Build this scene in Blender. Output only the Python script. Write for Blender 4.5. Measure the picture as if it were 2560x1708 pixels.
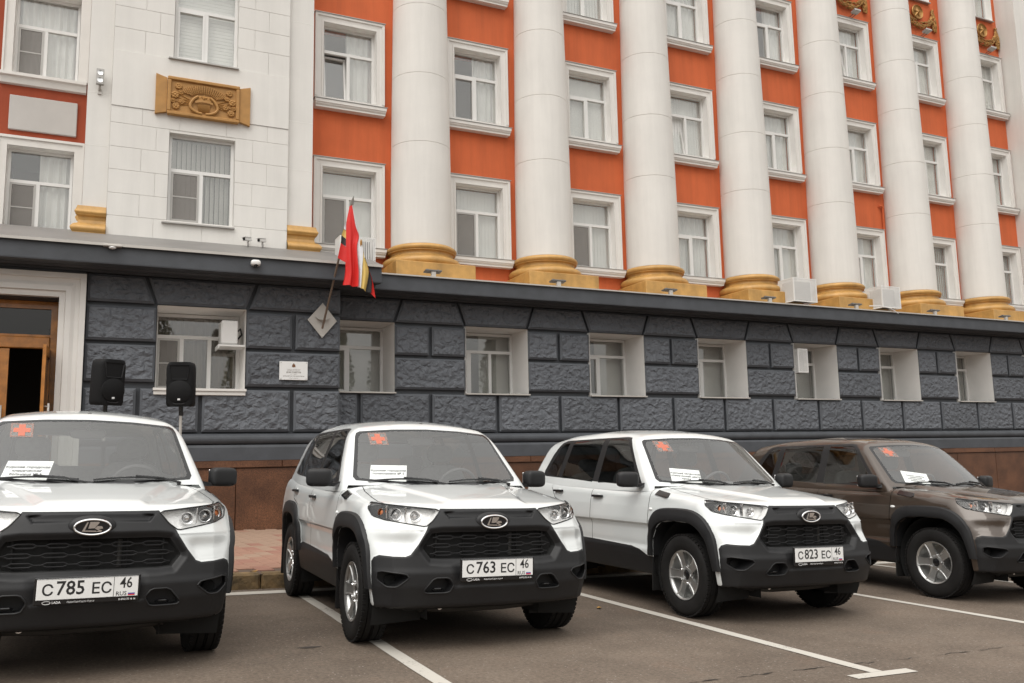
import bpy, bmesh, math, random
import numpy as np
from mathutils import Matrix, Vector
random.seed(7); np.random.seed(7)
scene = bpy.context.scene
for o in list(bpy.data.objects): bpy.data.objects.remove(o)
R_ = math.radians
# ------------------------------------------------------------------ camera
CAM_H = 1.20
def cam_axes(yaw, pitch, roll):
    cy, sy, cp, sp = math.cos(yaw), math.sin(yaw), math.cos(pitch), math.sin(pitch)
    fwd = Vector((sy*cp, cy*cp, sp)); r0 = Vector((cy, -sy, 0)); u0 = r0.cross(fwd)
    cr, sr = math.cos(roll), math.sin(roll)
    return cr*r0 + sr*u0, -sr*r0 + cr*u0, fwd
_r, _u, _f = cam_axes(0.4427, 0.1357, -0.0201)
cam_d = bpy.data.cameras.new('camera'); cam = bpy.data.objects.new('camera', cam_d)
scene.collection.objects.link(cam)
cam.matrix_world = Matrix(((_r.x, _u.x, -_f.x, 0), (_r.y, _u.y, -_f.y, 0), (_r.z, _u.z, -_f.z, CAM_H), (0, 0, 0, 1)))
cam_d.sensor_width = 36.0; cam_d.lens = 36.0*2163.2/2560.0; cam_d.clip_end = 2000.0; cam_d.clip_start = 0.05
scene.camera = cam
# ------------------------------------------------------------------ light: overcast day
SKY_K = 5.6
SUN_EL, SUN_AZ = R_(52), R_(228)            # azimuth from +Y (into the facade), clockwise: behind the camera
world = bpy.data.worlds.new('World'); scene.world = world; world.use_nodes = True
nt = world.node_tree; nt.nodes.clear()
sky = nt.nodes.new('ShaderNodeTexSky'); sky.sky_type = 'NISHITA'; sky.sun_disc = False
sky.sun_elevation = SUN_EL; sky.sun_rotation = SUN_AZ; sky.air_density = 1.0; sky.dust_density = 6.0; sky.ozone_density = 1.0
# overcast: the cloud layer evens the clear-sky brightness out and takes its blue away
bw = nt.nodes.new('ShaderNodeRGBToBW'); pw = nt.nodes.new('ShaderNodeMath'); pw.operation = 'POWER'; pw.inputs[1].default_value = 0.30
sc_ = nt.nodes.new('ShaderNodeMath'); sc_.operation = 'MULTIPLY'; sc_.inputs[1].default_value = SKY_K
warm = nt.nodes.new('ShaderNodeMix'); warm.data_type = 'RGBA'; warm.blend_type = 'MULTIPLY'; warm.inputs[0].default_value = 1.0
warm.inputs[7].default_value = (1.0, 0.985, 0.955, 1)
bg = nt.nodes.new('ShaderNodeBackground'); bg.inputs['Strength'].default_value = 0.15; wo = nt.nodes.new('ShaderNodeOutputWorld')
nt.links.new(sky.outputs[0], bw.inputs[0]); nt.links.new(bw.outputs[0], pw.inputs[0]); nt.links.new(pw.outputs[0], sc_.inputs[0])
# standard overcast sky: three times as bright overhead as at the horizon
tcw = nt.nodes.new('ShaderNodeTexCoord'); sx_ = nt.nodes.new('ShaderNodeSeparateXYZ'); cl_ = nt.nodes.new('ShaderNodeClamp'); ma_ = nt.nodes.new('ShaderNodeMath'); ma_.operation = 'MULTIPLY_ADD'; ma_.inputs[1].default_value = 1.08; ma_.inputs[2].default_value = 0.54
mu_ = nt.nodes.new('ShaderNodeMath'); mu_.operation = 'MULTIPLY'
nt.links.new(tcw.outputs['Generated'], sx_.inputs[0]); nt.links.new(sx_.outputs[2], cl_.inputs[0]); nt.links.new(cl_.outputs[0], ma_.inputs[0]); nt.links.new(ma_.outputs[0], mu_.inputs[0]); nt.links.new(sc_.outputs[0], mu_.inputs[1]); nt.links.new(mu_.outputs[0], warm.inputs[6])
nt.links.new(warm.outputs[2], bg.inputs['Color']); nt.links.new(bg.outputs[0], wo.inputs[0])
sun_d = bpy.data.lights.new('sun', 'SUN'); sun = bpy.data.objects.new('sun', sun_d); scene.collection.objects.link(sun)
sun_d.energy = 0.75; sun_d.angle = R_(40); sun_d.color = (1.0, 0.95, 0.88)
_sd = Vector((math.sin(SUN_AZ)*math.cos(SUN_EL), math.cos(SUN_AZ)*math.cos(SUN_EL), math.sin(SUN_EL)))
sun.rotation_euler = _sd.to_track_quat('Z', 'Y').to_euler(); sun.location = (0, -20, 30)
scene.view_settings.view_transform = 'Standard'; scene.view_settings.look = 'None'
scene.view_settings.gamma = 1.0; scene.view_settings.use_curve_mapping = False
scene.view_settings.exposure = 0.05
# ------------------------------------------------------------------ helpers
COL = scene.collection
SLOPE = 0.033                                # the street falls to the right
def gz(x, up=0.0): return -SLOPE*x + up
def tag(o, label=None, cat=None, group=None, kind=None):
    if label: o['label'] = label
    if cat: o['category'] = cat
    if group: o['group'] = group
    if kind: o['kind'] = kind
    return o
def empty(name, loc=(0, 0, 0), rot=(0, 0, 0), label=None, cat=None, group=None):
    o = bpy.data.objects.new(name, None); COL.objects.link(o); o.location = loc; o.rotation_euler = rot
    o.empty_display_size = 0.1
    return tag(o, label, cat, group)
def link(name, me, mat=None, parent=None, loc=(0, 0, 0), rot=(0, 0, 0)):
    o = bpy.data.objects.new(name, me); COL.objects.link(o); o.parent = parent; o.location = loc; o.rotation_euler = rot
    if mat is not None:
        if len(me.materials) == 0: me.materials.append(mat)
        elif me.materials[0] != mat:
            o.material_slots[0].link = 'OBJECT'; o.material_slots[0].material = mat
    return o
def copy_tree(o, parent=None):
    c = o.copy(); COL.objects.link(c); c.parent = parent
    for ch in list(o.children): copy_tree(ch, c)
    return c
class MB:
    """collects shapes for ONE mesh"""
    def __init__(s): s.v = []; s.f = []; s.sm = []
    def add(s, vs, fs, smooth=False, M=None):
        n = len(s.v)
        if M is not None: vs = [tuple(M @ Vector(v)) for v in vs]
        s.v += [tuple(v) for v in vs]; s.f += [tuple(i+n for i in f) for f in fs]; s.sm += [smooth]*len(fs); return s
    def box(s, x0, x1, y0, y1, z0, z1, M=None):
        return s.add([(x0,y0,z0),(x1,y0,z0),(x1,y1,z0),(x0,y1,z0),(x0,y0,z1),(x1,y0,z1),(x1,y1,z1),(x0,y1,z1)],
                     [(0,3,2,1),(4,5,6,7),(0,1,5,4),(1,2,6,5),(2,3,7,6),(3,0,4,7)], False, M)
    def cbox(s, x0, x1, y0, y1, z0, z1, b=0.01, M=None, smooth=False):
        vs = []; idx = {}
        for i, (X, sx) in enumerate(((x0, 1), (x1, -1))):
            for j, (Y, sy) in enumerate(((y0, 1), (y1, -1))):
                for k, (Z, sz) in enumerate(((z0, 1), (z1, -1))):
                    for a, p in enumerate(((X, Y+sy*b, Z+sz*b), (X+sx*b, Y, Z+sz*b), (X+sx*b, Y+sy*b, Z))):
                        idx[i, j, k, a] = len(vs); vs.append(p)
        I = idx; fs = []
        fs.append((I[0,0,0,0],I[0,0,1,0],I[0,1,1,0],I[0,1,0,0])); fs.append((I[1,0,0,0],I[1,1,0,0],I[1,1,1,0],I[1,0,1,0]))
        fs.append((I[0,0,0,1],I[1,0,0,1],I[1,0,1,1],I[0,0,1,1])); fs.append((I[0,1,0,1],I[0,1,1,1],I[1,1,1,1],I[1,1,0,1]))
        fs.append((I[0,0,0,2],I[0,1,0,2],I[1,1,0,2],I[1,0,0,2])); fs.append((I[0,0,1,2],I[1,0,1,2],I[1,1,1,2],I[0,1,1,2]))
        for j in (0,1):
            for k in (0,1):
                fs.append((I[0,j,k,1],I[1,j,k,1],I[1,j,k,2],I[0,j,k,2]))
                fs.append((I[j,0,k,0],I[j,1,k,0],I[j,1,k,2],I[j,0,k,2]))
                fs.append((I[j,k,0,0],I[j,k,1,0],I[j,k,1,1],I[j,k,0,1]))
        for i in (0,1):
            for j in (0,1):
                for k in (0,1): fs.append((I[i,j,k,0],I[i,j,k,1],I[i,j,k,2]))
        return s.add(vs, fs, smooth, M)
    def prism(s, poly, d0, d1, axis='y', M=None, smooth=False, cap0=True, cap1=True):
        """extrude a 2-D polygon along an axis; poly in (x,z) for y, (y,z) for x, (x,y) for z"""
        def at(p, d): return {'y': (p[0], d, p[1]), 'x': (d, p[0], p[1]), 'z': (p[0], p[1], d)}[axis]
        n = len(poly); vs = [at(p, d0) for p in poly] + [at(p, d1) for p in poly]
        fs = [(i, (i+1) % n, n+(i+1) % n, n+i) for i in range(n)]
        s.add(vs, fs, smooth, M)
        caps = ([tuple(range(n-1, -1, -1))] if cap0 else []) + ([tuple(range(n, 2*n))] if cap1 else [])
        return s.add(vs, caps, False, M)
    def loft(s, rings, closed=True, cap=True, smooth=True, M=None):
        n = len(rings[0]); vs = [p for r in rings for p in r]; fs = []
        m = n if closed else n-1
        for a in range(len(rings)-1):
            for i in range(m):
                j = (i+1) % n; fs.append((a*n+i, a*n+j, (a+1)*n+j, (a+1)*n+i))
        s.add(vs, fs, smooth, M)
        if cap and closed:
            s.add(rings[0], [tuple(range(n-1, -1, -1))], False, M); s.add(rings[-1], [tuple(range(n))], False, M)
        return s
    def lathe(s, prof, seg=24, axis='z', c=(0, 0, 0), cap=False, smooth=True, M=None, a0=0.0, a1=2*math.pi):
        full = abs(a1-a0-2*math.pi) < 1e-6; rings = []
        na = seg if full else seg+1
        for r, h in prof:
            ring = []
            for i in range(na):
                a = a0+(a1-a0)*i/seg; u, w = r*math.cos(a), r*math.sin(a)
                ring.append({'z': (c[0]+u, c[1]+w, c[2]+h), 'y': (c[0]+u, c[1]+h, c[2]+w), 'x': (c[0]+h, c[1]+u, c[2]+w)}[axis])
            rings.append(ring)
        return s.loft(rings, full, cap, smooth, M)
    def tube(s, pts, r, seg=8, cap=True, smooth=True, M=None, radii=None):
        rings = []; pts = [Vector(p) for p in pts]; n0 = None
        for i, p in enumerate(pts):
            d = (pts[min(i+1, len(pts)-1)] - pts[max(i-1, 0)]).normalized()
            if n0 is None: n0 = d.orthogonal().normalized()
            n0 = (n0 - d*n0.dot(d)).normalized(); b = d.cross(n0); rr = radii[i] if radii else r
            rings.append([tuple(p + n0*rr*math.cos(2*math.pi*k/seg) + b*rr*math.sin(2*math.pi*k/seg)) for k in range(seg)])
        return s.loft(rings, True, cap, smooth, M)
    def grid(s, pts, smooth=True, M=None):
        a, b = len(pts), len(pts[0]); vs = [p for r in pts for p in r]
        return s.add(vs, [(i*b+j, i*b+j+1, (i+1)*b+j+1, (i+1)*b+j) for i in range(a-1) for j in range(b-1)], smooth, M)
    def ellipsoid(s, c, r, seg=16, rings=10, M=None):
        pr = []
        for i in range(rings+1):
            t = math.pi*i/rings; ring = []
            rr = max(math.sin(t), 1e-4)
            for k in range(seg):
                a = 2*math.pi*k/seg
                ring.append((c[0]+r[0]*rr*math.cos(a), c[1]+r[1]*rr*math.sin(a), c[2]+r[2]*math.cos(t)))
            pr.append(ring)
        return s.loft(pr, True, False, True, M)
    def mesh(s, name, fix=True):
        me = bpy.data.meshes.new(name); me.from_pydata(s.v, [], s.f)
        me.polygons.foreach_set('use_smooth', s.sm)
        if fix:
            bm = bmesh.new(); bm.from_mesh(me); bmesh.ops.remove_doubles(bm, verts=bm.verts, dist=1e-5)
            bmesh.ops.recalc_face_normals(bm, faces=bm.faces)
            for e in bm.edges:
                if len(e.link_faces) == 2 and e.link_faces[0].normal.dot(e.link_faces[1].normal) < 0.80: e.smooth = False
            bm.to_mesh(me); bm.free()
        me.update(); return me
    def build(s, name, mat, parent=None, loc=(0, 0, 0), rot=(0, 0, 0), fix=True):
        return link(name, s.mesh(name, fix), mat, parent, loc, rot)
def text_mb(txt, size, M, align='CENTER', depth=0.0006, bold=0.0, sx=1.0):
    cu = bpy.data.curves.new('t', 'FONT'); cu.body = txt; cu.size = size; cu.align_x = align; cu.align_y = 'CENTER'
    cu.extrude = depth; cu.offset = bold; cu.resolution_u = 2
    o = bpy.data.objects.new('t', cu); COL.objects.link(o)
    dg = bpy.context.evaluated_depsgraph_get(); me = bpy.data.meshes.new_from_object(o.evaluated_get(dg))
    mb = MB(); S = Matrix.Diagonal((sx, 1, 1, 1))
    mb.add([tuple(v.co) for v in me.vertices], [tuple(p.vertices) for p in me.polygons], False, M @ S)
    bpy.data.objects.remove(o); bpy.data.curves.remove(cu); bpy.data.meshes.remove(me)
    return mb
FRONT = Matrix(((1, 0, 0, 0), (0, 0, -1, 0), (0, 1, 0, 0), (0, 0, 0, 1)))     # text plane XY -> facing -Y
# ------------------------------------------------------------------ materials
def nodes_mat(name):
    m = bpy.data.materials.new(name); m.use_nodes = True; t = m.node_tree
    return m, t, t.nodes['Principled BSDF']
def N(t, kind, **kw):
    n = t.nodes.new(kind)
    for k, v in kw.items():
        if k in n.inputs: n.inputs[k].default_value = v
        else: setattr(n, k, v)
    return n
def mat(name, col, rough=0.6, metal=0.0, var=0.0, vscale=3.0, bump=0.0, bscale=60.0, spec=0.5, coat=0.0, detail=4.0, col2=None, bdist=0.01, rvar=0.0, streak=0.0):
    """principled with a noise colour variation and a noise bump, in object space"""
    m, t, b = nodes_mat(name); L = t.links
    b.inputs['Base Color'].default_value = (*col, 1); b.inputs['Roughness'].default_value = rough
    b.inputs['Metallic'].default_value = metal; b.inputs['Specular IOR Level'].default_value = spec
    b.inputs['Coat Weight'].default_value = coat; b.inputs['Coat Roughness'].default_value = 0.03
    if var or bump or col2 or rvar: tc = N(t, 'ShaderNodeTexCoord')
    if var or col2:
        n = N(t, 'ShaderNodeTexNoise', Scale=vscale, Detail=detail, Roughness=0.6); L.new(tc.outputs['Object'], n.inputs['Vector'])
        r = N(t, 'ShaderNodeMix'); r.data_type = 'RGBA'
        mr = N(t, 'ShaderNodeMapRange'); mr.inputs[1].default_value = 0.3; mr.inputs[2].default_value = 0.7
        L.new(n.outputs['Fac'], mr.inputs[0]); L.new(mr.outputs[0], r.inputs[0])
        c2 = col2 if col2 else tuple(c*(1-var) for c in col); c1 = col if col2 else tuple(min(1, c*(1+var)) for c in col)
        r.inputs[6].default_value = (*c2, 1); r.inputs[7].default_value = (*c1, 1); L.new(r.outputs[2], b.inputs['Base Color'])
        if rvar:
            m2 = N(t, 'ShaderNodeMapRange'); m2.inputs[3].default_value = rough-rvar; m2.inputs[4].default_value = rough+rvar
            L.new(n.outputs['Fac'], m2.inputs[0]); L.new(m2.outputs[0], b.inputs['Roughness'])
    if streak:
        # rain streaks and grime, stretched down the wall
        tcs = N(t, 'ShaderNodeTexCoord'); mps = N(t, 'ShaderNodeMapping'); mps.inputs['Scale'].default_value = (5.0, 5.0, .35); L.new(tcs.outputs['Object'], mps.inputs[0])
        ns = N(t, 'ShaderNodeTexNoise', Scale=1.0, Detail=6.0, Roughness=.65); L.new(mps.outputs[0], ns.inputs['Vector']); ms = N(t, 'ShaderNodeMapRange'); ms.inputs[1].default_value = .42; ms.inputs[2].default_value = .72; ms.inputs[3].default_value = 1.0; ms.inputs[4].default_value = 1.0-streak
        L.new(ns.outputs['Fac'], ms.inputs[0]); mm = N(t, 'ShaderNodeMix'); mm.data_type = 'RGBA'; mm.blend_type = 'MULTIPLY'; mm.inputs[0].default_value = 1.0
        src = b.inputs['Base Color'].links[0].from_socket if b.inputs['Base Color'].links else None
        if src: L.new(src, mm.inputs[6])
        else: mm.inputs[6].default_value = (*col, 1)
        L.new(ms.outputs[0], mm.inputs[7]); L.new(mm.outputs[2], b.inputs['Base Color'])
    if bump:
        n2 = N(t, 'ShaderNodeTexNoise', Scale=bscale, Detail=5.0); L.new(tc.outputs['Object'], n2.inputs['Vector'])
        bp = N(t, 'ShaderNodeBump', Strength=bump, Distance=bdist); L.new(n2.outputs['Fac'], bp.inputs['Height']); L.new(bp.outputs[0], b.inputs['Normal'])
    return m
def glass_mat(name, tint=(1, 1, 1), ior=1.5, refl=1.0, glare_veil=0.0):
    """a thin pane: clear with a Fresnel reflection"""
    m, t, b = nodes_mat(name); L = t.links; t.nodes.remove(b); out = t.nodes['Material Output']
    tr = N(t, 'ShaderNodeBsdfTransparent'); tr.inputs[0].default_value = (*tint, 1)
    gl = N(t, 'ShaderNodeBsdfAnisotropic'); gl.inputs['Roughness'].default_value = 0.015; gl.inputs['Color'].default_value = (refl, refl, refl, 1)
    fr = N(t, 'ShaderNodeFresnel', IOR=ior); mx = N(t, 'ShaderNodeMixShader')
    geo = N(t, 'ShaderNodeNewGeometry')
    # same reflection from both sides of the pane
    f2 = N(t, 'ShaderNodeLayerWeight'); 
    L.new(fr.outputs[0], mx.inputs[0])
    t.nodes.remove(f2)
    sel = N(t, 'ShaderNodeMix'); sel.data_type = 'FLOAT'; L.new(geo.outputs['Backfacing'], sel.inputs[0])
    sel.inputs[2].default_value = ior; sel.inputs[3].default_value = 1.0/ior
    L.new(sel.outputs[0], fr.inputs['IOR'])
    # Fresnel flips its ratio on back faces; feed the inverse so both sides act as air-to-glass
    L.new(tr.outputs[0], mx.inputs[1]); L.new(gl.outputs[0], mx.inputs[2])
    if glare_veil:
        df = N(t, 'ShaderNodeBsdfDiffuse'); df.inputs[0].default_value = (0.5, 0.5, 0.48, 1)  # even grey diffuse mixed into the glass, standing in for pale sky glare
        m3 = N(t, 'ShaderNodeMixShader'); m3.inputs[0].default_value = glare_veil
        L.new(mx.outputs[0], m3.inputs[1]); L.new(df.outputs[0], m3.inputs[2]); L.new(m3.outputs[0], out.inputs[0])
    else: L.new(mx.outputs[0], out.inputs[0])
    return m
# ================================================================== the cars (one shape, built once)
# car space: x to the right seen from the front, front towards -y, front axle at y = 0, ground at z = 0
def smax(a, b, k):
    h = np.maximum(k-np.abs(a-b), 0)/k
    return np.maximum(a, b)+h*h*k*0.25
def ss(a, b, x):
    t = np.clip((x-a)/(b-a), 0, 1); return t*t*(3-2*t)
def itp(x, tab): return np.interp(x, [p[0] for p in tab], [p[1] for p in tab])
def smooth_tab(tab, n=160, sig=3):
    xs = np.linspace(tab[0][0], tab[-1][0], n); ys = itp(xs, tab); k = np.exp(-0.5*(np.arange(-9, 10)/sig)**2); k /= k.sum()
    pad = np.concatenate([ys[0]+(ys[0]-ys[1:10])[::-1], ys, ys[-1]+(ys[-1]-ys[-10:-1])[::-1]])
    return list(zip(xs, np.convolve(pad, k, 'valid')))
def sdist(poly, x, z):
    """signed distance to a polygon, negative inside"""
    P = np.array(poly); Q = np.roll(P, -1, 0); d = np.full(x.shape, 1e9); ins = np.zeros(x.shape, bool)
    for (ax, az), (bx, bz) in zip(P, Q):
        ex, ez = bx-ax, bz-az; t = np.clip(((x-ax)*ex+(z-az)*ez)/(ex*ex+ez*ez), 0, 1)
        d = np.minimum(d, np.hypot(x-ax-t*ex, z-az-t*ez))
        c = (az > z) != (bz > z)
        with np.errstate(divide='ignore', invalid='ignore'): xi = ax+(z-az)*ex/(ez if ez else 1e-12)
        ins ^= c & (x < xi)
    return np.where(ins, -d, d)
def mirror(poly): return [(-x, z) for x, z in reversed(poly)]
# --- outlines seen from the front (x, z)
HEADL = [(.365,.939),(.60,.962),(.705,.972),(.770,.984),(.800,.945),(.785,.893),(.720,.868),(.60,.848),(.478,.828),(.424,.868)]
GRILLE = [(-.43,.790),(.43,.790),(.502,.685),(.445,.612),(-.445,.612),(-.502,.685)]
FOG = [(.600,.500),(.622,.526),(.785,.545),(.790,.485),(.735,.440),(.675,.442)]
HEXR = [(.302,.452),(.338,.498),(.438,.498),(.505,.418),(.488,.398),(.332,.398)]
BLACK_R = [(0,.945),(.30,.945),(.365,.946),(.424,.868),(.466,.830),(.484,.796),(.536,.715),(.588,.648),(.622,.635),(.700,.637),(.772,.643),(.800,.628),(.812,.60),(.812,.50),(.806,.42),(.79,.34),(.76,.20),(0,.20)]
BLACK = BLACK_R + [(-x, z) for x, z in reversed(BLACK_R[1:-1])]
SLOT = [(-.345,.922),(.345,.922),(.31,.880),(-.31,.880)]
def chaikin(P, q=.2):
    out = []
    for i in range(len(P)):
        (ax_, az), (bx, bz) = P[i], P[(i+1) % len(P)]; out += [(ax_+(bx-ax_)*q, az+(bz-az)*q), (bx+(ax_-bx)*q, bz+(az-bz)*q)]
    return out
HEADL = chaikin(HEADL, .12); GRILLE = chaikin(GRILLE, .08); FOG = chaikin(FOG, .15); HEXR = chaikin(HEXR, .15)
# --- side outlines (y, z)
ARCH_F = [(.440,.20),(.438,.50),(.425,.62),(.372,.715),(.270,.775),(.10,.792),(-.13,.785),(-.262,.735),(-.345,.64),(-.392,.52),(-.410,.44),(-.415,.20)]
ARCH_FO = [(.515,.47),(.512,.56),(.498,.67),(.435,.815),(.325,.885),(.12,.905),(-.16,.895),(-.33,.825),(-.425,.70),(-.462,.56),(-.480,.42)]
ARCH_FI = [(.440,.47),(.438,.52),(.425,.62),(.372,.715),(.270,.775),(.10,.792),(-.13,.785),(-.262,.735),(-.345,.64),(-.392,.52),(-.412,.42)]
def rearp(poly): return [(2.45-(y-0.02)*1.0, z) for y, z in poly]
SILL = [(.40,.15),(.40,.455),(.53,.462),(.66,.510),(.80,.530),(1.54,.548),(1.90,.552),(2.06,.50),(2.06,.15)]
FDOOR = [(.505,.455),(.498,.75),(.475,1.00),(.47,1.30),(1.525,1.30),(1.522,1.08),(1.535,.54),(.80,.522),(.64,.497),(.53,.458)]
RDOOR = [(1.535,.54),(1.522,1.08),(1.525,1.30),(2.44,1.30),(2.42,1.05),(2.30,.93),(2.07,.88),(1.955,.72),(1.925,.60),(1.90,.545)]
HOOD = [(0,.352),(-.35,.378),(-.655,.44),(-.70,.20),(-.722,-.10),(-.728,-.28),(-.70,-.40),(-.62,-.47),(-.40,-.90),(.40,-.90),(.62,-.47),(.70,-.40),(.728,-.28),(.722,-.10),(.70,.20),(.655,.44),(.35,.378)]
Z_HOOD = smooth_tab([(-.95,.915),(-.72,.922),(-.62,.955),(-.50,.985),(-.30,1.014),(0,1.050),(.30,1.083),(.48,1.100),(.8,1.085),(3.4,1.16)], 300, 3)
W_SEC = smooth_tab([(.15,.77),(.30,.80),(.45,.826),(.60,.838),(.70,.838),(.735,.850),(.78,.852),(.90,.845),(1.0,.83),(1.08,.806),(1.3,.73)], 300, 2.2)
Y_FR = smooth_tab([(.10,-.50),(.22,-.60),(.30,-.665),(.38,-.690),(.44,-.712),(.53,-.716),(.56,-.705),(.64,-.690),(.79,-.672),(.83,-.650),(.90,-.618),(.95,-.59),(1.0,-.55),(1.2,-.40)], 300, 2.2)
def f_low(p):
    x, y, z = np.abs(p[:, 0]), p[:, 1], p[:, 2]
    top = itp(y, Z_HOOD) - 0.020*(x/.7)**2 - 0.026*np.clip((x-.58)/.25, 0, 1)**2
    hood = ss(.52, .40, y)*ss(-.62, -.45, y)
    xb = .30+.24*np.clip((y+.45)/.9, 0, 1)                     # the raised centre of the bonnet
    top = top + hood*(0.020*(1-ss(xb-.045, xb+.025, x)) - 0.016*ss(.20, .46, y)*(1-ss(.30, .42, x)))
    W = itp(z, W_SEC)
    W = W - 0.05*ss(2.3, 3.4, y) - 0.012*ss(.3, -.5, y)
    W = W - 0.018*ss(.75, .735, z)*ss(.44, .50, y)*ss(2.0, 1.94, y)*ss(.50, .56, z)   # door lower panel steps in
    W = W + 0.006*np.exp(-((z-.985)/.02)**2)*ss(.46, .30, y)*ss(-.15, 0, y)           # fender line under the vent
    yF = itp(z, Y_FR) + 0.085*(x/.8)**2 + 0.105*(x/.84)**6 + .10*np.clip(x-.70, 0, 1)/.15*0.6 + .10*ss(.68, .95, z)*(x/.80)**3
    fr = (y < -.25)
    g = np.zeros_like(x)
    if fr.any():
        xs, zs = x[fr], z[fr]
        dG = sdist(GRILLE, xs, zs); dB = sdist(BLACK, xs, zs); dS = sdist(SLOT, xs, zs); dH = sdist(HEADL, xs, zs)
        r = 0.042*(1-ss(-.01, .045, dG))                           # frame slopes in to the grille
        r += 0.020*(1-ss(-.007, .003, dS))
        r += 0.012*ss(-.012, .012, dB)*(zs < .80)*ss(.40, .55, zs)       # painted wings sit behind the black cover
        r -= 0.018*ss(.012, .03, -dH)*0
        r += 0.030*np.exp(-((zs-.725)/.055)**2)*ss(.0, .03, dB)*ss(.50, .60, xs)*ss(.86, .74, xs)   # hollow in the wing
        r += 0.014*(1-ss(.26, .33, xs))*ss(.60, .575, zs)*ss(.42, .45, zs)               # flat for the number plate
        g[fr] = r
    yF = yF+g
    f = smax(x-W, z-top, 0.060)
    f = smax(f, yF-y, 0.045)
    f = smax(f, y-(3.22-.10*np.clip(z-.8, 0, 1)-.06*(x/.8)**4), 0.08)
    return smax(f, .295-z, 0.03)
Z_ROOF = smooth_tab([(.2,1.50),(.85,1.577),(1.0,1.610),(1.3,1.648),(1.8,1.668),(2.4,1.650),(2.9,1.585),(3.4,1.50)], 200, 4)
W_CAB = smooth_tab([(.9,.825),(1.05,.806),(1.12,.786),(1.3,.725),(1.5,.650),(1.6,.605),(1.8,.5)], 200, 3)
def f_cab(p):
    x, y, z = np.abs(p[:, 0]), p[:, 1], p[:, 2]
    W = itp(z, W_CAB) - 0.05*ss(2.2, 3.2, y)
    f = smax(x-W, z-(itp(y, Z_ROOF)-0.060*(x/.6)**2), 0.10)
    ws = -((y-.15*(x/.66)**2)-(.335+(z-1.09)*1.150))*0.655
    f = smax(f, ws, 0.040)
    f = smax(f, (y-(3.16-(z-1.1)*.62-.05*(x/.7)**4))*.85, 0.07)
    return smax(f, .98-z, 0.01)
def grad(f, p, e=8e-4):
    g = np.zeros_like(p)
    for i in range(3):
        d = np.zeros(3); d[i] = e; g[:, i] = (f(p+d)-f(p-d))/(2*e)
    return g
def shell(f, lo, hi, m, n, fan, iso=0.0, faces=('-y', '+y', '-x', '+x', '+z')):
    """grid over a box, pushed out to the surface f = iso"""
    lo, hi = np.array(lo), np.array(hi); ax = []
    for i in range(3):
        c = np.linspace(lo[i], hi[i], n[i]+1); a = np.tan(np.linspace(0, np.pi/4, fan+1))[1:]*m
        ax.append(np.concatenate([(lo[i]-a)[::-1], c, hi[i]+a]))
    L = [len(a) for a in ax]; ids = {}; V = []; F = []
    def vid(i, j, k):
        key = (i, j, k)
        if key not in ids: ids[key] = len(V); V.append((ax[0][i], ax[1][j], ax[2][k]))
        return ids[key]
    for fc in faces:
        a = 'xyz'.index(fc[1]); u, w = [q for q in range(3) if q != a]; fix = 0 if fc[0] == '-' else L[a]-1
        for i in range(L[u]-1):
            for j in range(L[w]-1):
                q = []
                for du, dw in ((0, 0), (1, 0), (1, 1), (0, 1)):
                    t = [0, 0, 0]; t[a] = fix; t[u] = i+du; t[w] = j+dw; q.append(vid(*t))
                flip = (fc in ('+x', '-y', '+z')); F.append(tuple(q if flip else q[::-1]))
    P = np.array(V); C = np.clip(P, lo, hi); D = P-C; D /= np.linalg.norm(D, axis=1)[:, None]
    t0 = np.zeros(len(P)); t1 = np.full(len(P), 1.2)
    for _ in range(30):
        tm = (t0+t1)/2; inside = f(C+D*tm[:, None]) < iso; t0 = np.where(inside, tm, t0); t1 = np.where(inside, t1, tm)
    return C+D*t0[:, None], F
def cut(bm, poly, axis, region, gap=0.0, closed=True):
    """cut the mesh along a polygon seen down an axis; gap > 0 cuts a slot on both sides"""
    a, b = [i for i in range(3) if i != axis]
    P = [Vector(p) for p in poly]; mn = [min(p[i] for p in P)-.03 for i in (0, 1)]; mx = [max(p[i] for p in P)+.03 for i in (0, 1)]
    def inb(f):
        c = f.calc_center_median(); return mn[0] < c[a] < mx[0] and mn[1] < c[b] < mx[1] and region(c)
    fs = [f for f in bm.faces if inb(f)]; segs = len(P) if closed else len(P)-1
    for i in range(segs):
        p, q = P[i], P[(i+1) % len(P)]; d = q-p
        if d.length < 1e-6: continue
        n2 = Vector((-d.y, d.x)).normalized()
        for off in ((-gap/2, gap/2) if gap else (0.0,)):
            co = [0, 0, 0]; co[a] = p.x+n2.x*off; co[b] = p.y+n2.y*off; no = [0, 0, 0]; no[a], no[b] = n2.x, n2.y
            # only faces near this segment
            x0, x1 = min(p.x, q.x)-.04, max(p.x, q.x)+.04; z0, z1 = min(p.y, q.y)-.04, max(p.y, q.y)+.04
            near = []; far = []
            for f in fs:
                c = f.calc_center_median(); (near if x0 < c[a] < x1 and z0 < c[b] < z1 else far).append(f)
            geom = set(near)
            for f in near: geom.update(f.edges); geom.update(f.verts)
            r = bmesh.ops.bisect_plane(bm, geom=list(geom), dist=2e-5, plane_co=co, plane_no=no)
            new = [g for g in r['geom'] if isinstance(g, bmesh.types.BMFace)]
            fs = [f for f in far if f.is_valid]+[f for f in set(new) if f.is_valid]
def seg_dist(poly, u, w, closed=True):
    d = 1e9; n = len(poly)
    for i in range(n if closed else n-1):
        ax_, az = poly[i]; bx, bz = poly[(i+1) % n]; ex, ez = bx-ax_, bz-az
        t = max(0, min(1, ((u-ax_)*ex+(w-az)*ez)/(ex*ex+ez*ez+1e-12))); d = min(d, math.hypot(u-ax_-t*ex, w-az-t*ez))
    return d
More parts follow.
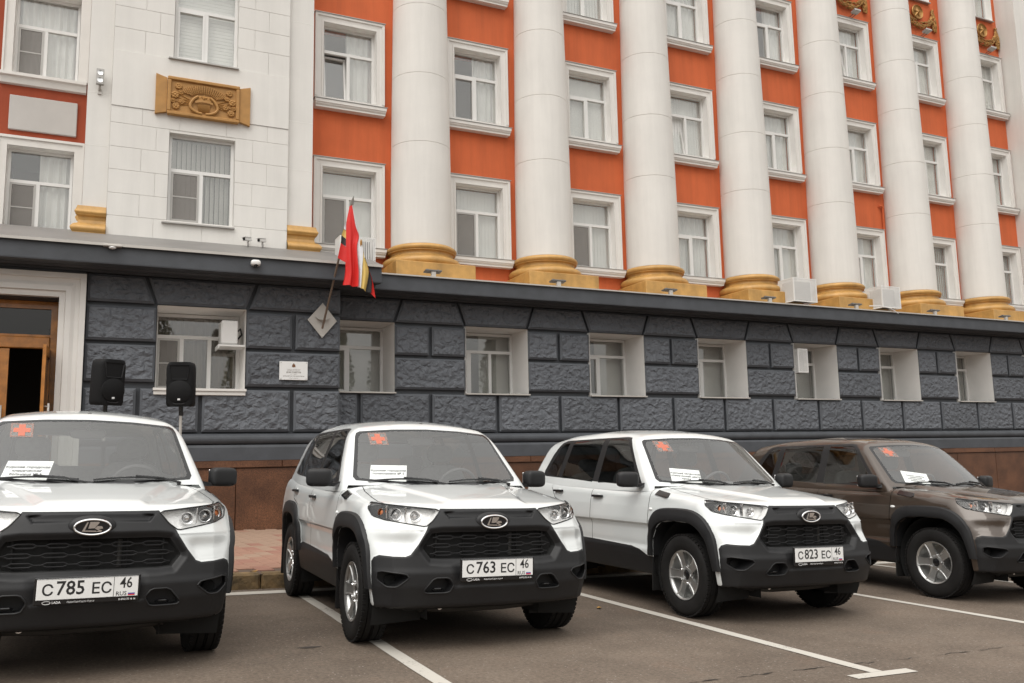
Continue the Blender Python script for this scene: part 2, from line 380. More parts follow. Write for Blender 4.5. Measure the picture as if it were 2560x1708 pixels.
def inpoly(poly, u, w):
    r = False; n = len(poly)
    for i in range(n):
        (ax_, az), (bx, bz) = poly[i], poly[(i+1) % n]
        if (az > w) != (bz > w) and u < ax_+(w-az)*(bx-ax_)/(bz-az): r = not r
    return r
def split_parts(bm, classify, f):
    """classify(center) -> part key or None; returns {key: mesh} with exact surface normals"""
    groups = {}
    for fc in bm.faces:
        k = classify(fc.calc_center_median(), fc)
        if k: groups.setdefault(k, []).append(fc)
    out = {}
    for k, fs in groups.items():
        vid = {}; V = []; F = []
        for fc in fs:
            q = []
            for v in fc.verts:
                if v.index not in vid: vid[v.index] = len(V); V.append(tuple(v.co))
                q.append(vid[v.index])
            F.append(q)
        P = np.array(V); Nn = grad(f, P); Nn /= np.linalg.norm(Nn, axis=1)[:, None]
        out[k] = (P, F, Nn)
    return out
def part_mesh(name, P, F, Nn):
    me = bpy.data.meshes.new(name); me.from_pydata(P.tolist(), [], F); me.polygons.foreach_set('use_smooth', [True]*len(F))
    me.update(); me.normals_split_custom_set_from_vertices(Nn.tolist()); return me
def _solve(f, P, ax, lo, hi, out_lo):
    """root of f along axis ax for many points at once"""
    P = np.array(P, float); a = np.full(len(P), lo); b = np.full(len(P), hi)
    for _ in range(26):
        m = (a+b)/2; P[:, ax] = m; o = f(P) > 0
        if out_lo: a = np.where(o, m, a); b = np.where(o, b, m)
        else: b = np.where(o, m, b); a = np.where(o, a, m)
    return (a+b)/2
_cache = {}
def _one(f, p, ax, lo, hi, ol):
    k = (f.__name__, ax, round(p[0], 5), round(p[1], 5), round(p[2], 5))
    if k not in _cache: _cache[k] = float(_solve(f, [p], ax, lo, hi, ol)[0])
    return _cache[k]
def surf_y(x, z): return _one(f_low, (x, 0, z), 1, -1.2, .2, True)
def surf_x(y, z, f=None): return _one(f or f_low, (0, y, z), 0, .2, 1.1, False)
def surf_ws(x, z): return _one(f_cab, (x, 0, z), 1, -.2, 1.6, True)
def warm_cache(f, pts, ax, lo, hi, ol):
    """solve many surface points in one go so that later look-ups are free"""
    r = _solve(f, pts, ax, lo, hi, ol)
    for p, v in zip(pts, r): _cache[(f.__name__, ax, round(p[0], 5), round(p[1], 5), round(p[2], 5))] = float(v)
def warm_y(pts): warm_cache(f_low, [(x, 0, z) for x, z in pts], 1, -1.2, .2, True)
def warm_x(pts): warm_cache(f_low, [(0, y, z) for y, z in pts], 0, .2, 1.1, False)
# ---- car materials
def paint(name, col, metal=0.0, flake=False):
    m, t, b = nodes_mat(name); b.inputs['Base Color'].default_value = (*col, 1); b.inputs['Metallic'].default_value = metal
    b.inputs['Roughness'].default_value = 0.35 if not flake else 0.42; b.inputs['Coat Weight'].default_value = 1.0; b.inputs['Coat Roughness'].default_value = 0.02
    tc = N(t, 'ShaderNodeTexCoord'); n = N(t, 'ShaderNodeTexNoise', Scale=1.7, Detail=3.0)
    t.links.new(tc.outputs['Object'], n.inputs['Vector'])
    bp = N(t, 'ShaderNodeBump', Strength=0.02, Distance=0.004); t.links.new(n.outputs['Fac'], bp.inputs['Height']); t.links.new(bp.outputs[0], b.inputs['Coat Normal'])
    return m
M_WHITE = paint('white_car_paint', (.665, .688, .685))
M_BROWN = paint('brown_car_paint', (.056, .039, .028), 0.35, True)
M_PLAST = mat('black_grained_plastic', (.014, .014, .015), 0.48, bump=0.10, bscale=700, bdist=.002, var=.15, vscale=4, spec=.35)
M_GLOSSB = mat('black_gloss', (.012, .012, .013), 0.12)
M_DARK = mat('dark_inside', (.008, .008, .008), 0.9)
M_RUB = mat('tyre_rubber', (.0105, .0098, .0095), 0.75, spec=.25, var=.25, vscale=9, bump=.15, bscale=150, bdist=.003)
M_ALLOY = mat('alloy_silver', (.50, .50, .49), 0.33, 0.85, bump=.03, bscale=300)
M_CHROME = mat('chrome', (.85, .85, .86), 0.08, 1.0)
M_LAMPSILVER = mat('lamp_reflector', (.80, .80, .80), 0.16, 1.0)
M_LAMPGREY = mat('lamp_housing', (.80, .80, .79), 0.28, 0.15, bump=.9, bscale=26, bdist=.012)
M_ORANGE = mat('orange_bulb', (.50, .13, .02), 0.25)
M_SEAT = mat('seat_cloth', (.13, .13, .133), 0.9, var=.2, vscale=30)
M_DASH = mat('dash_plastic', (.095, .095, .097), 0.6, bump=.1, bscale=400)
M_PLATE = mat('plate_white', (.78, .78, .77), 0.35)
M_INK = mat('black_print', (.015, .015, .016), 0.5)
M_WINK = mat('white_print', (.75, .75, .75), 0.5)
M_PAPER = mat('white_paper', (.88, .89, .88), 0.8, var=.02)
def film_mat(name, col, op):
    m, t, b = nodes_mat(name); b.inputs['Base Color'].default_value = (*col, 1); b.inputs['Roughness'].default_value = .3; tr = N(t, 'ShaderNodeBsdfTransparent'); mx = N(t, 'ShaderNodeMixShader'); mx.inputs[0].default_value = op
    t.links.new(tr.outputs[0], mx.inputs[1]); t.links.new(b.outputs[0], mx.inputs[2]); t.links.new(mx.outputs[0], t.nodes['Material Output'].inputs[0]); return m
M_CROSS = film_mat('red_film', (.62, .17, .10), .80)
M_CROSS2 = film_mat('pale_red_film', (.66, .22, .13), .5)
M_STKR = film_mat('sticker_film', (.55, .53, .50), .22)
M_FB = mat('flag_blue', (.03, .06, .30), 0.6); M_FR = mat('flag_red_print', (.60, .03, .03), 0.6)
M_LENS = glass_mat('lamp_lens', (.97, .97, .97), 1.45)
M_WS = glass_mat('windscreen_glass', (.95, .96, .955), 1.95, 1.0, 0.03)
M_SIDE = glass_mat('side_glass', (.32, .34, .33), 1.6, 1.0)
M_GREYSTEEL = mat('dark_steel', (.05, .048, .045), 0.6, 0.5)
WS_POLY = [(-.685,1.122),(-.35,1.096),(0,1.088),(.35,1.096),(.685,1.122),(.702,1.150),(.612,1.480),(.595,1.512),(.565,1.528),(.30,1.548),(0,1.556),(-.30,1.548),(-.565,1.528),(-.595,1.512),(-.612,1.480),(-.702,1.150)]
WS_IN = [(-.655,1.140),(-.35,1.116),(0,1.108),(.35,1.116),(.655,1.140),(.668,1.165),(.588,1.470),(.572,1.496),(.545,1.510),(.30,1.531),(0,1.539),(-.30,1.531),(-.545,1.510),(-.572,1.496),(-.588,1.470),(-.668,1.165)]
SIDE_BLACK = [(.640,1.078),(.86,1.30),(1.045,1.495),(1.125,1.553),(1.20,1.562),(2.42,1.556),(2.53,1.535),(2.66,1.40),(2.77,1.215),(2.76,1.17),(2.68,1.158)]
WIN_F = [(.735,1.118),(.87,1.26),(1.055,1.455),(1.12,1.515),(1.18,1.537),(1.488,1.541),(1.468,1.102)]
WIN_R = [(1.585,1.108),(1.592,1.541),(2.20,1.535),(2.225,1.52),(2.265,1.148)]
WIN_Q = [(2.365,1.158),(2.325,1.525),(2.43,1.520),(2.505,1.485),(2.61,1.33),(2.675,1.21),(2.655,1.178)]
def text_y(txt, size, x, y, z, align='CENTER', bold=0.0, sx=1.0):
    return text_mb(txt, size, Matrix.Translation((x, y, z)) @ FRONT, align, 0.0004, bold, sx)
def build_car_body(root):
    """all painted and black shell parts"""
    # ---------- lower shell
    P, F = shell(f_low, (-.60, -.40, .44), (.60, 2.85, .86), .30, (140, 96, 48), 12)
    bm = bmesh.new(); vs = [bm.verts.new(p) for p in P]
    for f in F: bm.faces.new([vs[i] for i in f])
    isf = lambda c: c.y < -.22
    side = lambda c: abs(c.x) > .55
    topf = lambda c: c.z > .80
    for pl in (GRILLE, BLACK, HEADL, mirror(HEADL), FOG, mirror(FOG), HEXR, mirror(HEXR)): cut(bm, pl, 1, isf)
    for pl in (ARCH_F, rearp(ARCH_F), SILL): cut(bm, pl, 0, side)
    cut(bm, FDOOR, 0, side, .007); cut(bm, RDOOR, 0, side, .007); cut(bm, HOOD, 2, topf, .007)
    cut(bm, [(-.9, .455), (.9, .455)], 2, topf, closed=False)
    bm.verts.ensure_lookup_table(); bm.verts.index_update()
    co = np.array([v.co[:] for v in bm.verts])
    for _ in range(2):
        g = grad(f_low, co); co -= f_low(co)[:, None]*g/(np.sum(g*g, 1)[:, None]+1e-9)
    for v, c in zip(bm.verts, co): v.co = c
    arch_r = rearp(ARCH_F)
    def cls(c, fc):
        x, y, z = c; n = fc.normal
        if z < .297: return None
        if abs(x) > .5 and (inpoly(ARCH_F, y, z) or inpoly(arch_r, y, z)): return None
        if y < -.22:
            ax = abs(x)
            if inpoly(HEADL, ax, z) and n.y < .3: return 'lensR' if x > 0 else 'lensL'
            if inpoly(GRILLE, x, z) or inpoly(FOG, ax, z) or inpoly(HEXR, ax, z): return None
            if inpoly(BLACK, x, z): return 'black'
        if z > .915 and n.z > .25 and y < .60:
            if seg_dist(HOOD, x, y) < .0036 and y < .43: return None
            if inpoly(HOOD, x, y) and y < .455: return 'hood'
        if y > .455 and n.z > .6 and abs(x) < .74: return None
        if abs(x) > .55:
            if inpoly(SILL, y, z): return 'sillR' if x > 0 else 'sillL'
            if seg_dist(FDOOR, y, z) < .0036 or (seg_dist(RDOOR, y, z) < .0036): return None
            s = 'R' if x > 0 else 'L'
            if inpoly(FDOOR, y, z): return 'fdoor'+s
            if inpoly(RDOOR, y, z): return 'rdoor'+s
        if y > 2.95 and z < .62: return 'rbump'
        return 'body'
    G = split_parts(bm, cls, f_low); bm.free()
    # ---------- cabin shell
    P, F = shell(f_cab, (-.42, .95, 1.02), (.42, 2.45, 1.38), .25, (56, 60, 26), 12)
    bm = bmesh.new(); vs = [bm.verts.new(p) for p in P]
    for f in F: bm.faces.new([vs[i] for i in f])
    wsf = lambda c: c.y < 1.15 and abs(c.x) < .75
    cut(bm, WS_POLY, 1, wsf); cut(bm, WS_IN, 1, wsf)
    sidec = lambda c: abs(c.x) > .50
    for pl in (SIDE_BLACK, WIN_F, WIN_R, WIN_Q): cut(bm, pl, 0, sidec)
    cut(bm, [(.0, 1.085), (3.4, 1.085)], 0, lambda c: True, closed=False)
    bm.verts.ensure_lookup_table(); bm.verts.index_update(); bm.normal_update()
    co = np.array([v.co[:] for v in bm.verts])
    for _ in range(2):
        g = grad(f_cab, co); co -= f_cab(co)[:, None]*g/(np.sum(g*g, 1)[:, None]+1e-9)
    for v, c in zip(bm.verts, co): v.co = c
    wsn = Vector((0, -.655, .75))
    def cls2(c, fc):
        x, y, z = c; n = fc.normal
        if z < 1.04: return None
        if n.dot(wsn) > .80 and y < 1.05 and inpoly(WS_POLY, x, z): return 'ws' if inpoly(WS_IN, x, z) else 'wsb'
        if abs(x) > .5 and abs(n.x) > .45:
            s = 'R' if x > 0 else 'L'
            if inpoly(WIN_F, y, z): return 'winF'+s
            if inpoly(WIN_R, y, z): return 'winR'+s
            if inpoly(WIN_Q, y, z): return 'winQ'+s
            if inpoly(SIDE_BLACK, y, z): return 'frame'+s
        if y > 2.6 and n.y > .5 and 1.16 < z < 1.50 and abs(x) < .56: return 'winB'
        if z < 1.085 and y < 2.2 and abs(n.x) < .4: return None
        return 'roof'
    G2 = split_parts(bm, cls2, f_cab); bm.free()
    return G, G2
def sellip(mb, c, r, n=4.0, seg=20, rings=12, M=None):
    sp = lambda v: math.copysign(abs(v)**(2.0/n), v); pr = []
    for i in range(rings+1):
        t = math.pi*i/rings; ring = []
        for k in range(seg):
            a = 2*math.pi*(k+.5)/seg; q = sp(max(math.sin(t), 1e-5))
            ring.append((c[0]+r[0]*q*sp(math.cos(a)), c[1]+r[1]*q*sp(math.sin(a)), c[2]+r[2]*sp(math.cos(t))))
        pr.append(ring)
    return mb.loft(pr, True, False, True, M)
def resample(poly, n):
    P = np.array(poly, float); Q = [P[0]+(P[0]-P[1])]+list(P)+[P[-1]+(P[-1]-P[-2])]; out = []
    m = len(P)-1
    for k in range(n+1):
        t = k/n*m; i = min(int(t), m-1); u = t-i; p0, p1, p2, p3 = Q[i], Q[i+1], Q[i+2], Q[i+3]
        out.append(0.5*((2*p1)+(-p0+p2)*u+(2*p0-5*p1+4*p2-p3)*u*u+(-p0+3*p1-3*p2+p3)*u**3))
    return out
def dens(poly, step=.02, closed=True):
    out = []; n = len(poly)
    for i in range(n if closed else n-1):
        a, b = np.array(poly[i]), np.array(poly[(i+1) % n]); k = max(1, int(np.linalg.norm(b-a)/step))
        out += [tuple(a+(b-a)*j/k) for j in range(k)]
    if not closed: out.append(tuple(poly[-1]))
    return out
def tunnel(poly, depth, shrink, mb=None):
    mb = mb or MB(); pts = dens(poly, .02); cx = sum(p[0] for p in pts)/len(pts); cz = sum(p[1] for p in pts)/len(pts)
    warm_y(pts); y0 = [surf_y(*p) for p in pts]; yb = max(y0)+depth
    r0 = [(p[0], y+.0005, p[1]) for p, y in zip(pts, y0)]
    r1 = [(cx+(p[0]-cx)*(1-shrink*.3), y+.012, cz+(p[1]-cz)*(1-shrink*.3)) for p, y in zip(pts, y0)]
    r2 = [(cx+(p[0]-cx)*(1-shrink), yb, cz+(p[1]-cz)*(1-shrink)) for p in pts]
    mb.loft([r0, r1, r2], True, False, True); mb.add(r2, [tuple(range(len(r2)))]); return mb, yb
def make_wheel_meshes():
    pr = [(.205,-.082),(.225,-.096),(.262,-.104),(.300,-.103),(.322,-.095),(.334,-.082)]
    tread = []
    for a, b in ((-.080,-.056),(-.048,-.010),(-.002,.002),(.010,.048),(.056,.080)):
        tread += [(.330, a-.001), (.345-abs(a)*.05, a), (.345-abs(b)*.05, b), (.330, b+.001)]
    pr += tread + [(.334,.082),(.322,.095),(.300,.103),(.262,.104),(.225,.096),(.205,.082)]
    ty = MB(); ty.lathe(pr, 64, 'x', (0, 0, 0))
    for k in range(56):                                              # shoulder blocks
        a = 2*math.pi*k/56
        for sx in (-1, 1):
            M = Matrix.Rotation(a, 4, 'X') @ Matrix.Translation((sx*.083, 0, .3385))
            ty.box(-.012, .012, -.0125, .0125, -.006, .0055, M)
    rim = MB()                                                     # outward face towards -x
    rim.lathe([(.120,.06),(.175,.055),(.188,.02),(.190,-.05),(.196,-.070),(.2065,-.082),(.2085,-.088),(.2065,-.0915),(.198,-.088),(.190,-.078)], 48, 'x')
    rim.lathe([(.190,.02),(.185,.05),(.002,.055)], 32, 'x')
    sp = MB()
    for k in range(5):
        M = Matrix.Rotation(2*math.pi*k/5+.18, 4, 'X')
        for u0, u1, z0 in ((-1, 1, 0),):
            rings = []
            for r_, w, x_, th in ((.040,.050,-.056,.03),(.075,.040,-.060,.028),(.12,.038,-.066,.024),(.165,.043,-.073,.022),(.193,.048,-.082,.02)):
                rings.append([(x_-.006, -w, r_), (x_-.006, -w+.008, r_), (x_+.001, -w+.013, r_), (x_+.001, w-.013, r_), (x_-.006, w-.008, r_), (x_-.006, w, r_), (x_+th, w*.8, r_), (x_+th, -w*.8, r_)])
            sp.loft(rings, True, True, False, M)
    sp.lathe([(.088,-.03),(.086,-.052),(.074,-.060),(.044,-.060),(.041,-.050)], 32, 'x')
    nut = MB()
    for k in range(5):
        M = Matrix.Rotation(2*math.pi*(k+.5)/5+.18, 4, 'X')
        nut.lathe([(.011,-.050),(.011,-.068),(.007,-.074),(.001,-.075)], 8, 'x', (0, 0, .070), M=M)
    cap = MB(); cap.lathe([(.042,-.040),(.042,-.052),(.036,-.056),(.001,-.057)], 20, 'x')
    return ty.mesh('tyre'), rim.mesh('rim'), sp.mesh('spokes'), nut.mesh('wheel_nut'), cap.mesh('hub_cap')
def ring_tube(poly3, r, seg=6):
    mb = MB(); pts = [Vector(p) for p in poly3]; n = len(pts); rings = []
    for i, p in enumerate(pts):
        d = (pts[(i+1) % n]-pts[i-1]).normalized(); a = Vector((0, 1, 0)); a = (a-d*a.dot(d)).normalized(); b = d.cross(a)
        rings.append([tuple(p+a*r*math.cos(2*math.pi*k/seg)+b*r*math.sin(2*math.pi*k/seg)) for k in range(seg)])
    rings.append(rings[0]); return mb.loft(rings, True, False, True)
def components(P, F, Nn):
    par = list(range(len(P)))
    def fd(a):
        while par[a] != a: par[a] = par[par[a]]; a = par[a]
        return a
    for f in F:
        for v in f[1:]: par[fd(v)] = fd(f[0])
    gr_ = {}
    for f in F: gr_.setdefault(fd(f[0]), []).append(f)
    for fs in gr_.values():
        if len(fs) < 6: continue
        ids = sorted({v for f in fs for v in f}); mp = {v: i for i, v in enumerate(ids)}
        yield P[ids], [[mp[v] for v in f] for f in fs], Nn[ids]
PAINTED = ('body', 'roof', 'hood', 'front_door', 'rear_door')
def make_car():
    root = empty('suv_car')
    G, G2 = build_car_body(root)
    def pm(key, name, m, parent=root, D=None):
        D = D or ({**G, **G2}); return link(name, part_mesh(name, *D[key]), m, parent)
    for comp in components(*G['body']): link('body', part_mesh('body', *comp), M_WHITE, root)
    roof = pm('roof', 'roof', M_WHITE); pm('hood', 'hood', M_WHITE)
    bump = pm('black', 'front_bumper', M_PLAST); pm('rbump', 'rear_bumper', M_PLAST)
    doors = {}
    for s in 'LR':
        doors['F'+s] = pm('fdoor'+s, 'front_door', M_WHITE); doors['R'+s] = pm('rdoor'+s, 'rear_door', M_WHITE)
        pm('sill'+s, 'sill_cladding', M_PLAST); fr = pm('frame'+s, 'window_frame', M_PLAST)
        for k in 'FRQ': pm('win'+k+s, 'side_window', M_SIDE)
    if 'winB' in G2: pm('winB', 'rear_window', M_SIDE)
    ws = pm('ws', 'windscreen', M_WS); pm('wsb', 'windscreen_border', M_GLOSSB, ws)
    # dark shell right behind the panels, seen only in the gaps
    P, F = shell(f_low, (-.60, -.40, .44), (.60, 2.85, .86), .30, (24, 40, 8), 5, -0.022)
    ar = rearp(ARCH_F); F2 = []
    for f in F:
        c = P[list(f)].mean(0)
        if c[2] < .27 or c[1] < -.47 or (c[1] > .50 and abs(c[0]) < .70 and c[2] > .95): continue
        if abs(c[0]) > .45 and (sdist(ARCH_F, c[1:2], c[2:3])[0] < .03 or sdist(ar, c[1:2], c[2:3])[0] < .03): continue
        F2.append(f)
    mb = MB(); mb.add(P.tolist(), F2, True); mb.build('inner_shell', M_DARK, root)
    # ---- headlights
    for s, sg in (('R', 1), ('L', -1)):
        lens = pm('lens'+s, 'headlight', M_LENS); P, F, Nn = G['lens'+s]
        mb = MB(); mb.add((P-Nn*.012+np.array([0, .045, 0])-np.array([sg*.006, 0, 0])).tolist(), F, True); mb.build('lamp_back', M_LAMPGREY, lens)
        pts = dens([(sg*x, z) for x, z in HEADL], .02); warm_y(pts); ring_tube([(x, surf_y(x, z)-.0005, z) for x, z in pts], .0048).build('lamp_seal', M_GLOSSB, lens)
        wall0 = [(x, surf_y(x, z), z) for x, z in pts]; cxm = sum(p[0] for p in pts)/len(pts); czm = sum(p[1] for p in pts)/len(pts)
        mb = MB(); mb.loft([wall0, [(x+(cxm-x)*.06, y+.05, z+(czm-z)*.06) for x, y, z in wall0]], True, False, True); mb.build('lamp_wall', M_LAMPGREY, lens)
        for x, z, r in ((.535, .895, .034), (.650, .906, .036)):
            y = surf_y(x, z); mb = MB(); mb.lathe([(.008, .048), (.018, .046), (r*.7, .032), (r, .006), (r+.003, .004)], 20, 'y', (sg*x, y+.010, z))
            mb.lathe([(.001, .012), (.012, .014), (.013, .046)], 10, 'y', (sg*x, y+.010, z)); mb.build('reflector', M_LAMPSILVER, lens)
        for x0, x1, z0, z1 in ((.592, .598, .860, .955), (.704, .712, .878, .962)):
            y = surf_y((x0+x1)/2, .89); MB().cbox(min(sg*x0, sg*x1), max(sg*x0, sg*x1), y+.012, y+.05, z0, z1, .002).build('lamp_divider', M_LAMPSILVER, lens)
        mb = MB(); x = .728; y = surf_y(x, .905); mb.ellipsoid((sg*x, y+.034, .912), (.014, .012, .020)); mb.build('indicator_bulb', M_ORANGE, lens)
        mb = MB(); mb.lathe([(.01, .03), (.03, .022), (.032, .004)], 16, 'y', (sg*x, y+.018, .915)); mb.build('indicator_reflector', M_LAMPSILVER, lens)
    # ---- grille, fog and hook recesses
    t, yb = tunnel(GRILLE, .035, .03); gr = t.build('grille', M_DARK, root)
    for zc in (.754, .700, .647):
        mb = MB(); half = np.interp(zc, [.612, .685, .79], [.445, .502, .43])-.03; n = 5; w = 2*half/n; y = surf_y(0, .80)+.018
        for i in range(n):
            xc = -half+w*(i+.5); hw = w/2; h_ = .0115
            pts = [(xc-hw, zc), (xc-hw+.02, zc), (xc-hw+.045, zc+h_), (xc+hw-.045, zc+h_), (xc+hw-.02, zc), (xc+hw, zc), (xc+hw-.02, zc), (xc+hw-.045, zc-h_), (xc-hw+.045, zc-h_), (xc-hw+.02, zc)]
            yy = lambda x_: y+.085*(x_/.8)**2
            up = [(p[0], yy(p[0]), p[1]) for p in pts[:6]]; dn = [(p[0], yy(p[0])+.0003, p[1]) for p in [pts[0], pts[9], pts[8], pts[7], pts[6], pts[5]]]
            for q in (up, dn): mb.tube(q, .0046, 6)
        mb.build('grille_bar', M_PLAST, gr)
    for x in (-.4, -.2, 0, .2, .4): MB().box(x-.004, x+.004, surf_y(0, .8)+.045, surf_y(0, .8)+.06, .615, .785).build('grille_strut', M_DARK, gr)
    mb = MB(); mb.cbox(-.30, .30, -.54, -.52, .60, .80, .004); mb.tube([(.16, -.56, .62), (.16, -.56, .78)], .016, 8); mb.build('radiator', M_GREYSTEEL, gr)
    for sg in (1, -1):
        pl = [(sg*x, z) for x, z in FOG]
        t, yb = tunnel(pl, .035, .16); fo = t.build('fog_recess', M_PLAST, bump)
        mb = MB(); mb.lathe([(.001, -.012), (.036, -.010), (.041, .0), (.041, .03)], 20, 'y', (sg*.690, yb-.006, .475)); mb.build('fog_cover', M_DARK, fo)
        ring_tube([(x, surf_y(x, z)-.001, z) for x, z in dens(pl, .02)], .0055).build('fog_rim', M_PLAST, fo)
        pl = [(sg*x, z) for x, z in HEXR]; t, yb = tunnel(pl, .05, .14); hx = t.build('hook_recess', M_PLAST, bump); hp = dens(pl, .02); warm_y(hp); ring_tube([(x, surf_y(x, z)-.001, z) for x, z in hp], .0055).build('hook_rim', M_PLAST, hx)
        mb = MB(); mb.tube([(sg*.37, yb-.03, .418), (sg*.385, yb-.045, .424), (sg*.425, yb-.045, .424), (sg*.44, yb-.03, .418)], .007, 8); mb.build('tow_hook', M_GLOSSB, hx)
    # ---- badge
    y = surf_y(0, .858); mb = MB(); sellip(mb, (0, y+.012, .858), (.130, .034, .066), 2.2, 32, 14); bd = mb.build('badge', M_PLAST, root)
    yb = y-.022; el = lambda a, rx, rz: (rx*math.cos(a), rz*math.sin(a))
    mb = MB(); mb.prism([(x, .858+z) for x, z in [el(2*math.pi*k/36, .092, .040) for k in range(36)]], yb, yb+.01, 'y'); mb.build('badge_field', M_GLOSSB, bd)
    ring_tube([(x, yb-.002, .858+z) for x, z in [el(2*math.pi*k/40, .096, .043) for k in range(40)]], .0065, 8).build('badge_ring', M_CHROME, bd)
    em = MB()
    for pl in ([(-.055,-.024),(-.030,.028),(-.022,.028),(-.040,-.018),(.02,-.020),(.024,-.027)], [(-.014,.030),(.030,.030),(.036,.026),(.012,-.006),(.006,-.006),(-.022,-.008)],
               [(.050,.004),(.056,-.008),(.030,-.012),(.052,-.020),(.046,-.028),(.018,-.026),(.034,-.019),(.012,-.009),(.026,.006)]):
        em.prism([(x, .858+z) for x, z in pl], yb-.0045, yb+.002, 'y')
    em.build('badge_emblem', M_CHROME, bd)
    # ---- number plate carrier
    yp = -.736
    mb = MB(); mb.cbox(-.272, .272, yp, yp+.020, .440, .592, .006); pf = mb.build('number_plate', M_GLOSSB, root)
    mb = MB(); mb.cbox(-.260, .260, yp-.004, yp+.004, .4685, .5825, .002); mb.build('plate_field', M_PLATE, pf)
    t = text_y('LADA', .017, -.158, yp-.0014, .4535, bold=.0004); t.build('dealer_print', M_WINK, pf)
    t = text_y('Лада КорсГрупп Курск', .0125, -.035, yp-.0014, .4535); t.build('dealer_print', M_WINK, pf)
    t = text_y('8 4712 73 16 16', .0135, .205, yp-.0014, .4535, bold=.0003); t.build('dealer_print', M_WINK, pf)
    ring_tube([(-.207+x, yp-.0005, .4535+z) for x, z in [el(2*math.pi*k/20, .020, .0085) for k in range(20)]], .0016, 5).build('dealer_mark', M_WINK, pf)
    # ---- arch trims
    for (O, I, nm) in ((ARCH_FO, ARCH_FI, 0), (rearp(ARCH_FO), rearp(ARCH_FI), 1)):
        Or, Ir = resample(O, 40), resample(I, 40)
        warm_x([(p[0], max(p[1], .30)) for p in Or]+[tuple((o+i)/2) for o, i in zip(Or, Ir)]+[(p[0], max(p[1], .32)) for p in Ir])
        for sg in (1, -1):
            rings = []
            for o, i in zip(Or, Ir):
                L = lambda t: o+(i-o)*t
                xo = min(surf_x(o[0], max(o[1], .30)), .9); xm = surf_x(*((o+i)/2)) if L(.5)[1] > .3 else xo; xi = surf_x(i[0], max(i[1], .32))
                xf = max(xo, xm, xi)
                row = [(sg*(xo-.010), *o), (sg*(xo+.010), *L(.01)), (sg*(xo*.3+xf*.7+.020), *L(.10)), (sg*(xf+.030), *L(.45)), (sg*(xf+.034), *L(.80)), (sg*(xf+.028), *L(.97)), (sg*(xf+.012), *i), (sg*.70, *(i+(i-o)*.02))]
                rings.append(row)
            mb = MB(); mb.loft(rings, False, False, True)
            for r in (rings[0], rings[-1]): mb.add(r, [tuple(range(len(r)))])
            tr = mb.build('wheel_arch_trim', M_PLAST, root)
    # ---- underside, wheel wells, flaps
    mb = MB(); mb.cbox(-.60, .60, -.52, 3.05, .27, .40, .02); mb.box(-.50, .50, -.50, 3.0, .40, .60); mb.build('underbody', M_DARK, root)
    for yc in (0, 2.45):
        for sg in (1, -1):
            mb = MB(); mb.lathe([(.40, sg*.42), (.43, sg*.78)], 24, 'x', (0, yc+.01, .37), a0=-.5, a1=math.pi+.5)
            mb.add([(sg*.42, yc-.5, .2), (sg*.42, yc+.5, .2), (sg*.42, yc+.5, .95), (sg*.42, yc-.5, .95)], [(0, 1, 2, 3)]); mb.build('wheel_well', M_DARK, root)
        mb = MB(); mb.tube([(-.62, yc, .335), (.62, yc, .335)], .035, 10); mb.ellipsoid((.08, yc, .325), (.11, .10, .10)); mb.build('axle', M_GREYSTEEL, root)
    for sg in (1, -1):
        for yf in (.455, 2.90):
            mb = MB(); mb.cbox(min(sg*.62, sg*.83), max(sg*.62, sg*.83), yf, yf+.012, .16, .50, .005); mb.build('mud_flap', M_RUB, root)
    mb = MB(); mb.lathe([(.016, -.03), (.022, -.03), (.022, .03), (.016, .03), (.016, -.03)], 16, 'y', (-.33, -.47, .285)); mb.build('tow_eye', M_CHROME, root)
    mb = MB(); mb.tube([(-.45, -.40, .27), (-.2, -.38, .25), (.2, -.38, .25), (.45, -.40, .27)], .028, 8); mb.cbox(-.15, .2, -.3, .2, .215, .28, .02); mb.build('cross_member', M_GREYSTEEL, root)
    # ---- wheels
    ty, rim, spk, nut, cap = make_wheel_meshes()
    for yc in (0, 2.45):
        for sg in (-1, 1):
            w = empty('wheel', (sg*.735, yc, .345), (random.uniform(0, 1.2), 0, 0 if sg < 0 else math.pi)); w.parent = root
            link('tyre', ty, M_RUB, w); r = link('rim', rim, M_ALLOY, w); link('spokes', spk, M_ALLOY, w); link('wheel_nuts', nut, M_CHROME, w); link('hub_cap', cap, M_GLOSSB, w)
    # ---- side trim
    for sg, s in ((-1, 'L'), (1, 'R')):
        # mirror
        mb = MB(); MM = Matrix.Translation((sg*.945, .675, 1.142)) @ Matrix.Rotation(sg*R_(18), 4, 'Z'); sellip(mb, (0, 0, 0), (.102, .060, .072), 4.2, 28, 16, MM)
        mi = mb.build('mirror', M_PLAST, root)
        mb = MB(); mb.loft([[(sg*x, y, z) for x, y, z in r] for r in ([(.775, .60, 1.075), (.775, .74, 1.085), (.775, .74, 1.11), (.775, .62, 1.115)], [(.84, .63, 1.072), (.84, .71, 1.074), (.84, .71, 1.10), (.84, .63, 1.10)], [(1.0, .635, 1.078), (1.0, .70, 1.080), (1.0, .70, 1.10), (1.0, .635, 1.10)])], True, True, False); mb.build('mirror_arm', M_PLAST, mi)
        mb = MB(); mb.cbox(-.088, .088, .050, .062, -.055, .055, .004, MM); mb.build('mirror_glass', M_CHROME, mi)
        # sail panel in front of the door window
        x0, x1, x2 = surf_x(.66, 1.10, f_cab), surf_x(.80, 1.10, f_cab), surf_x(.84, 1.24, f_cab)
        mb = MB(); tri = [(sg*x0, .66, 1.10), (sg*x1, .80, 1.10), (sg*x2, .84, 1.235)]; mb.loft([tri, [(x+sg*.006, y, z) for x, y, z in tri]], True, True, False); mb.build('mirror_sail', M_PLAST, doors['F'+s])
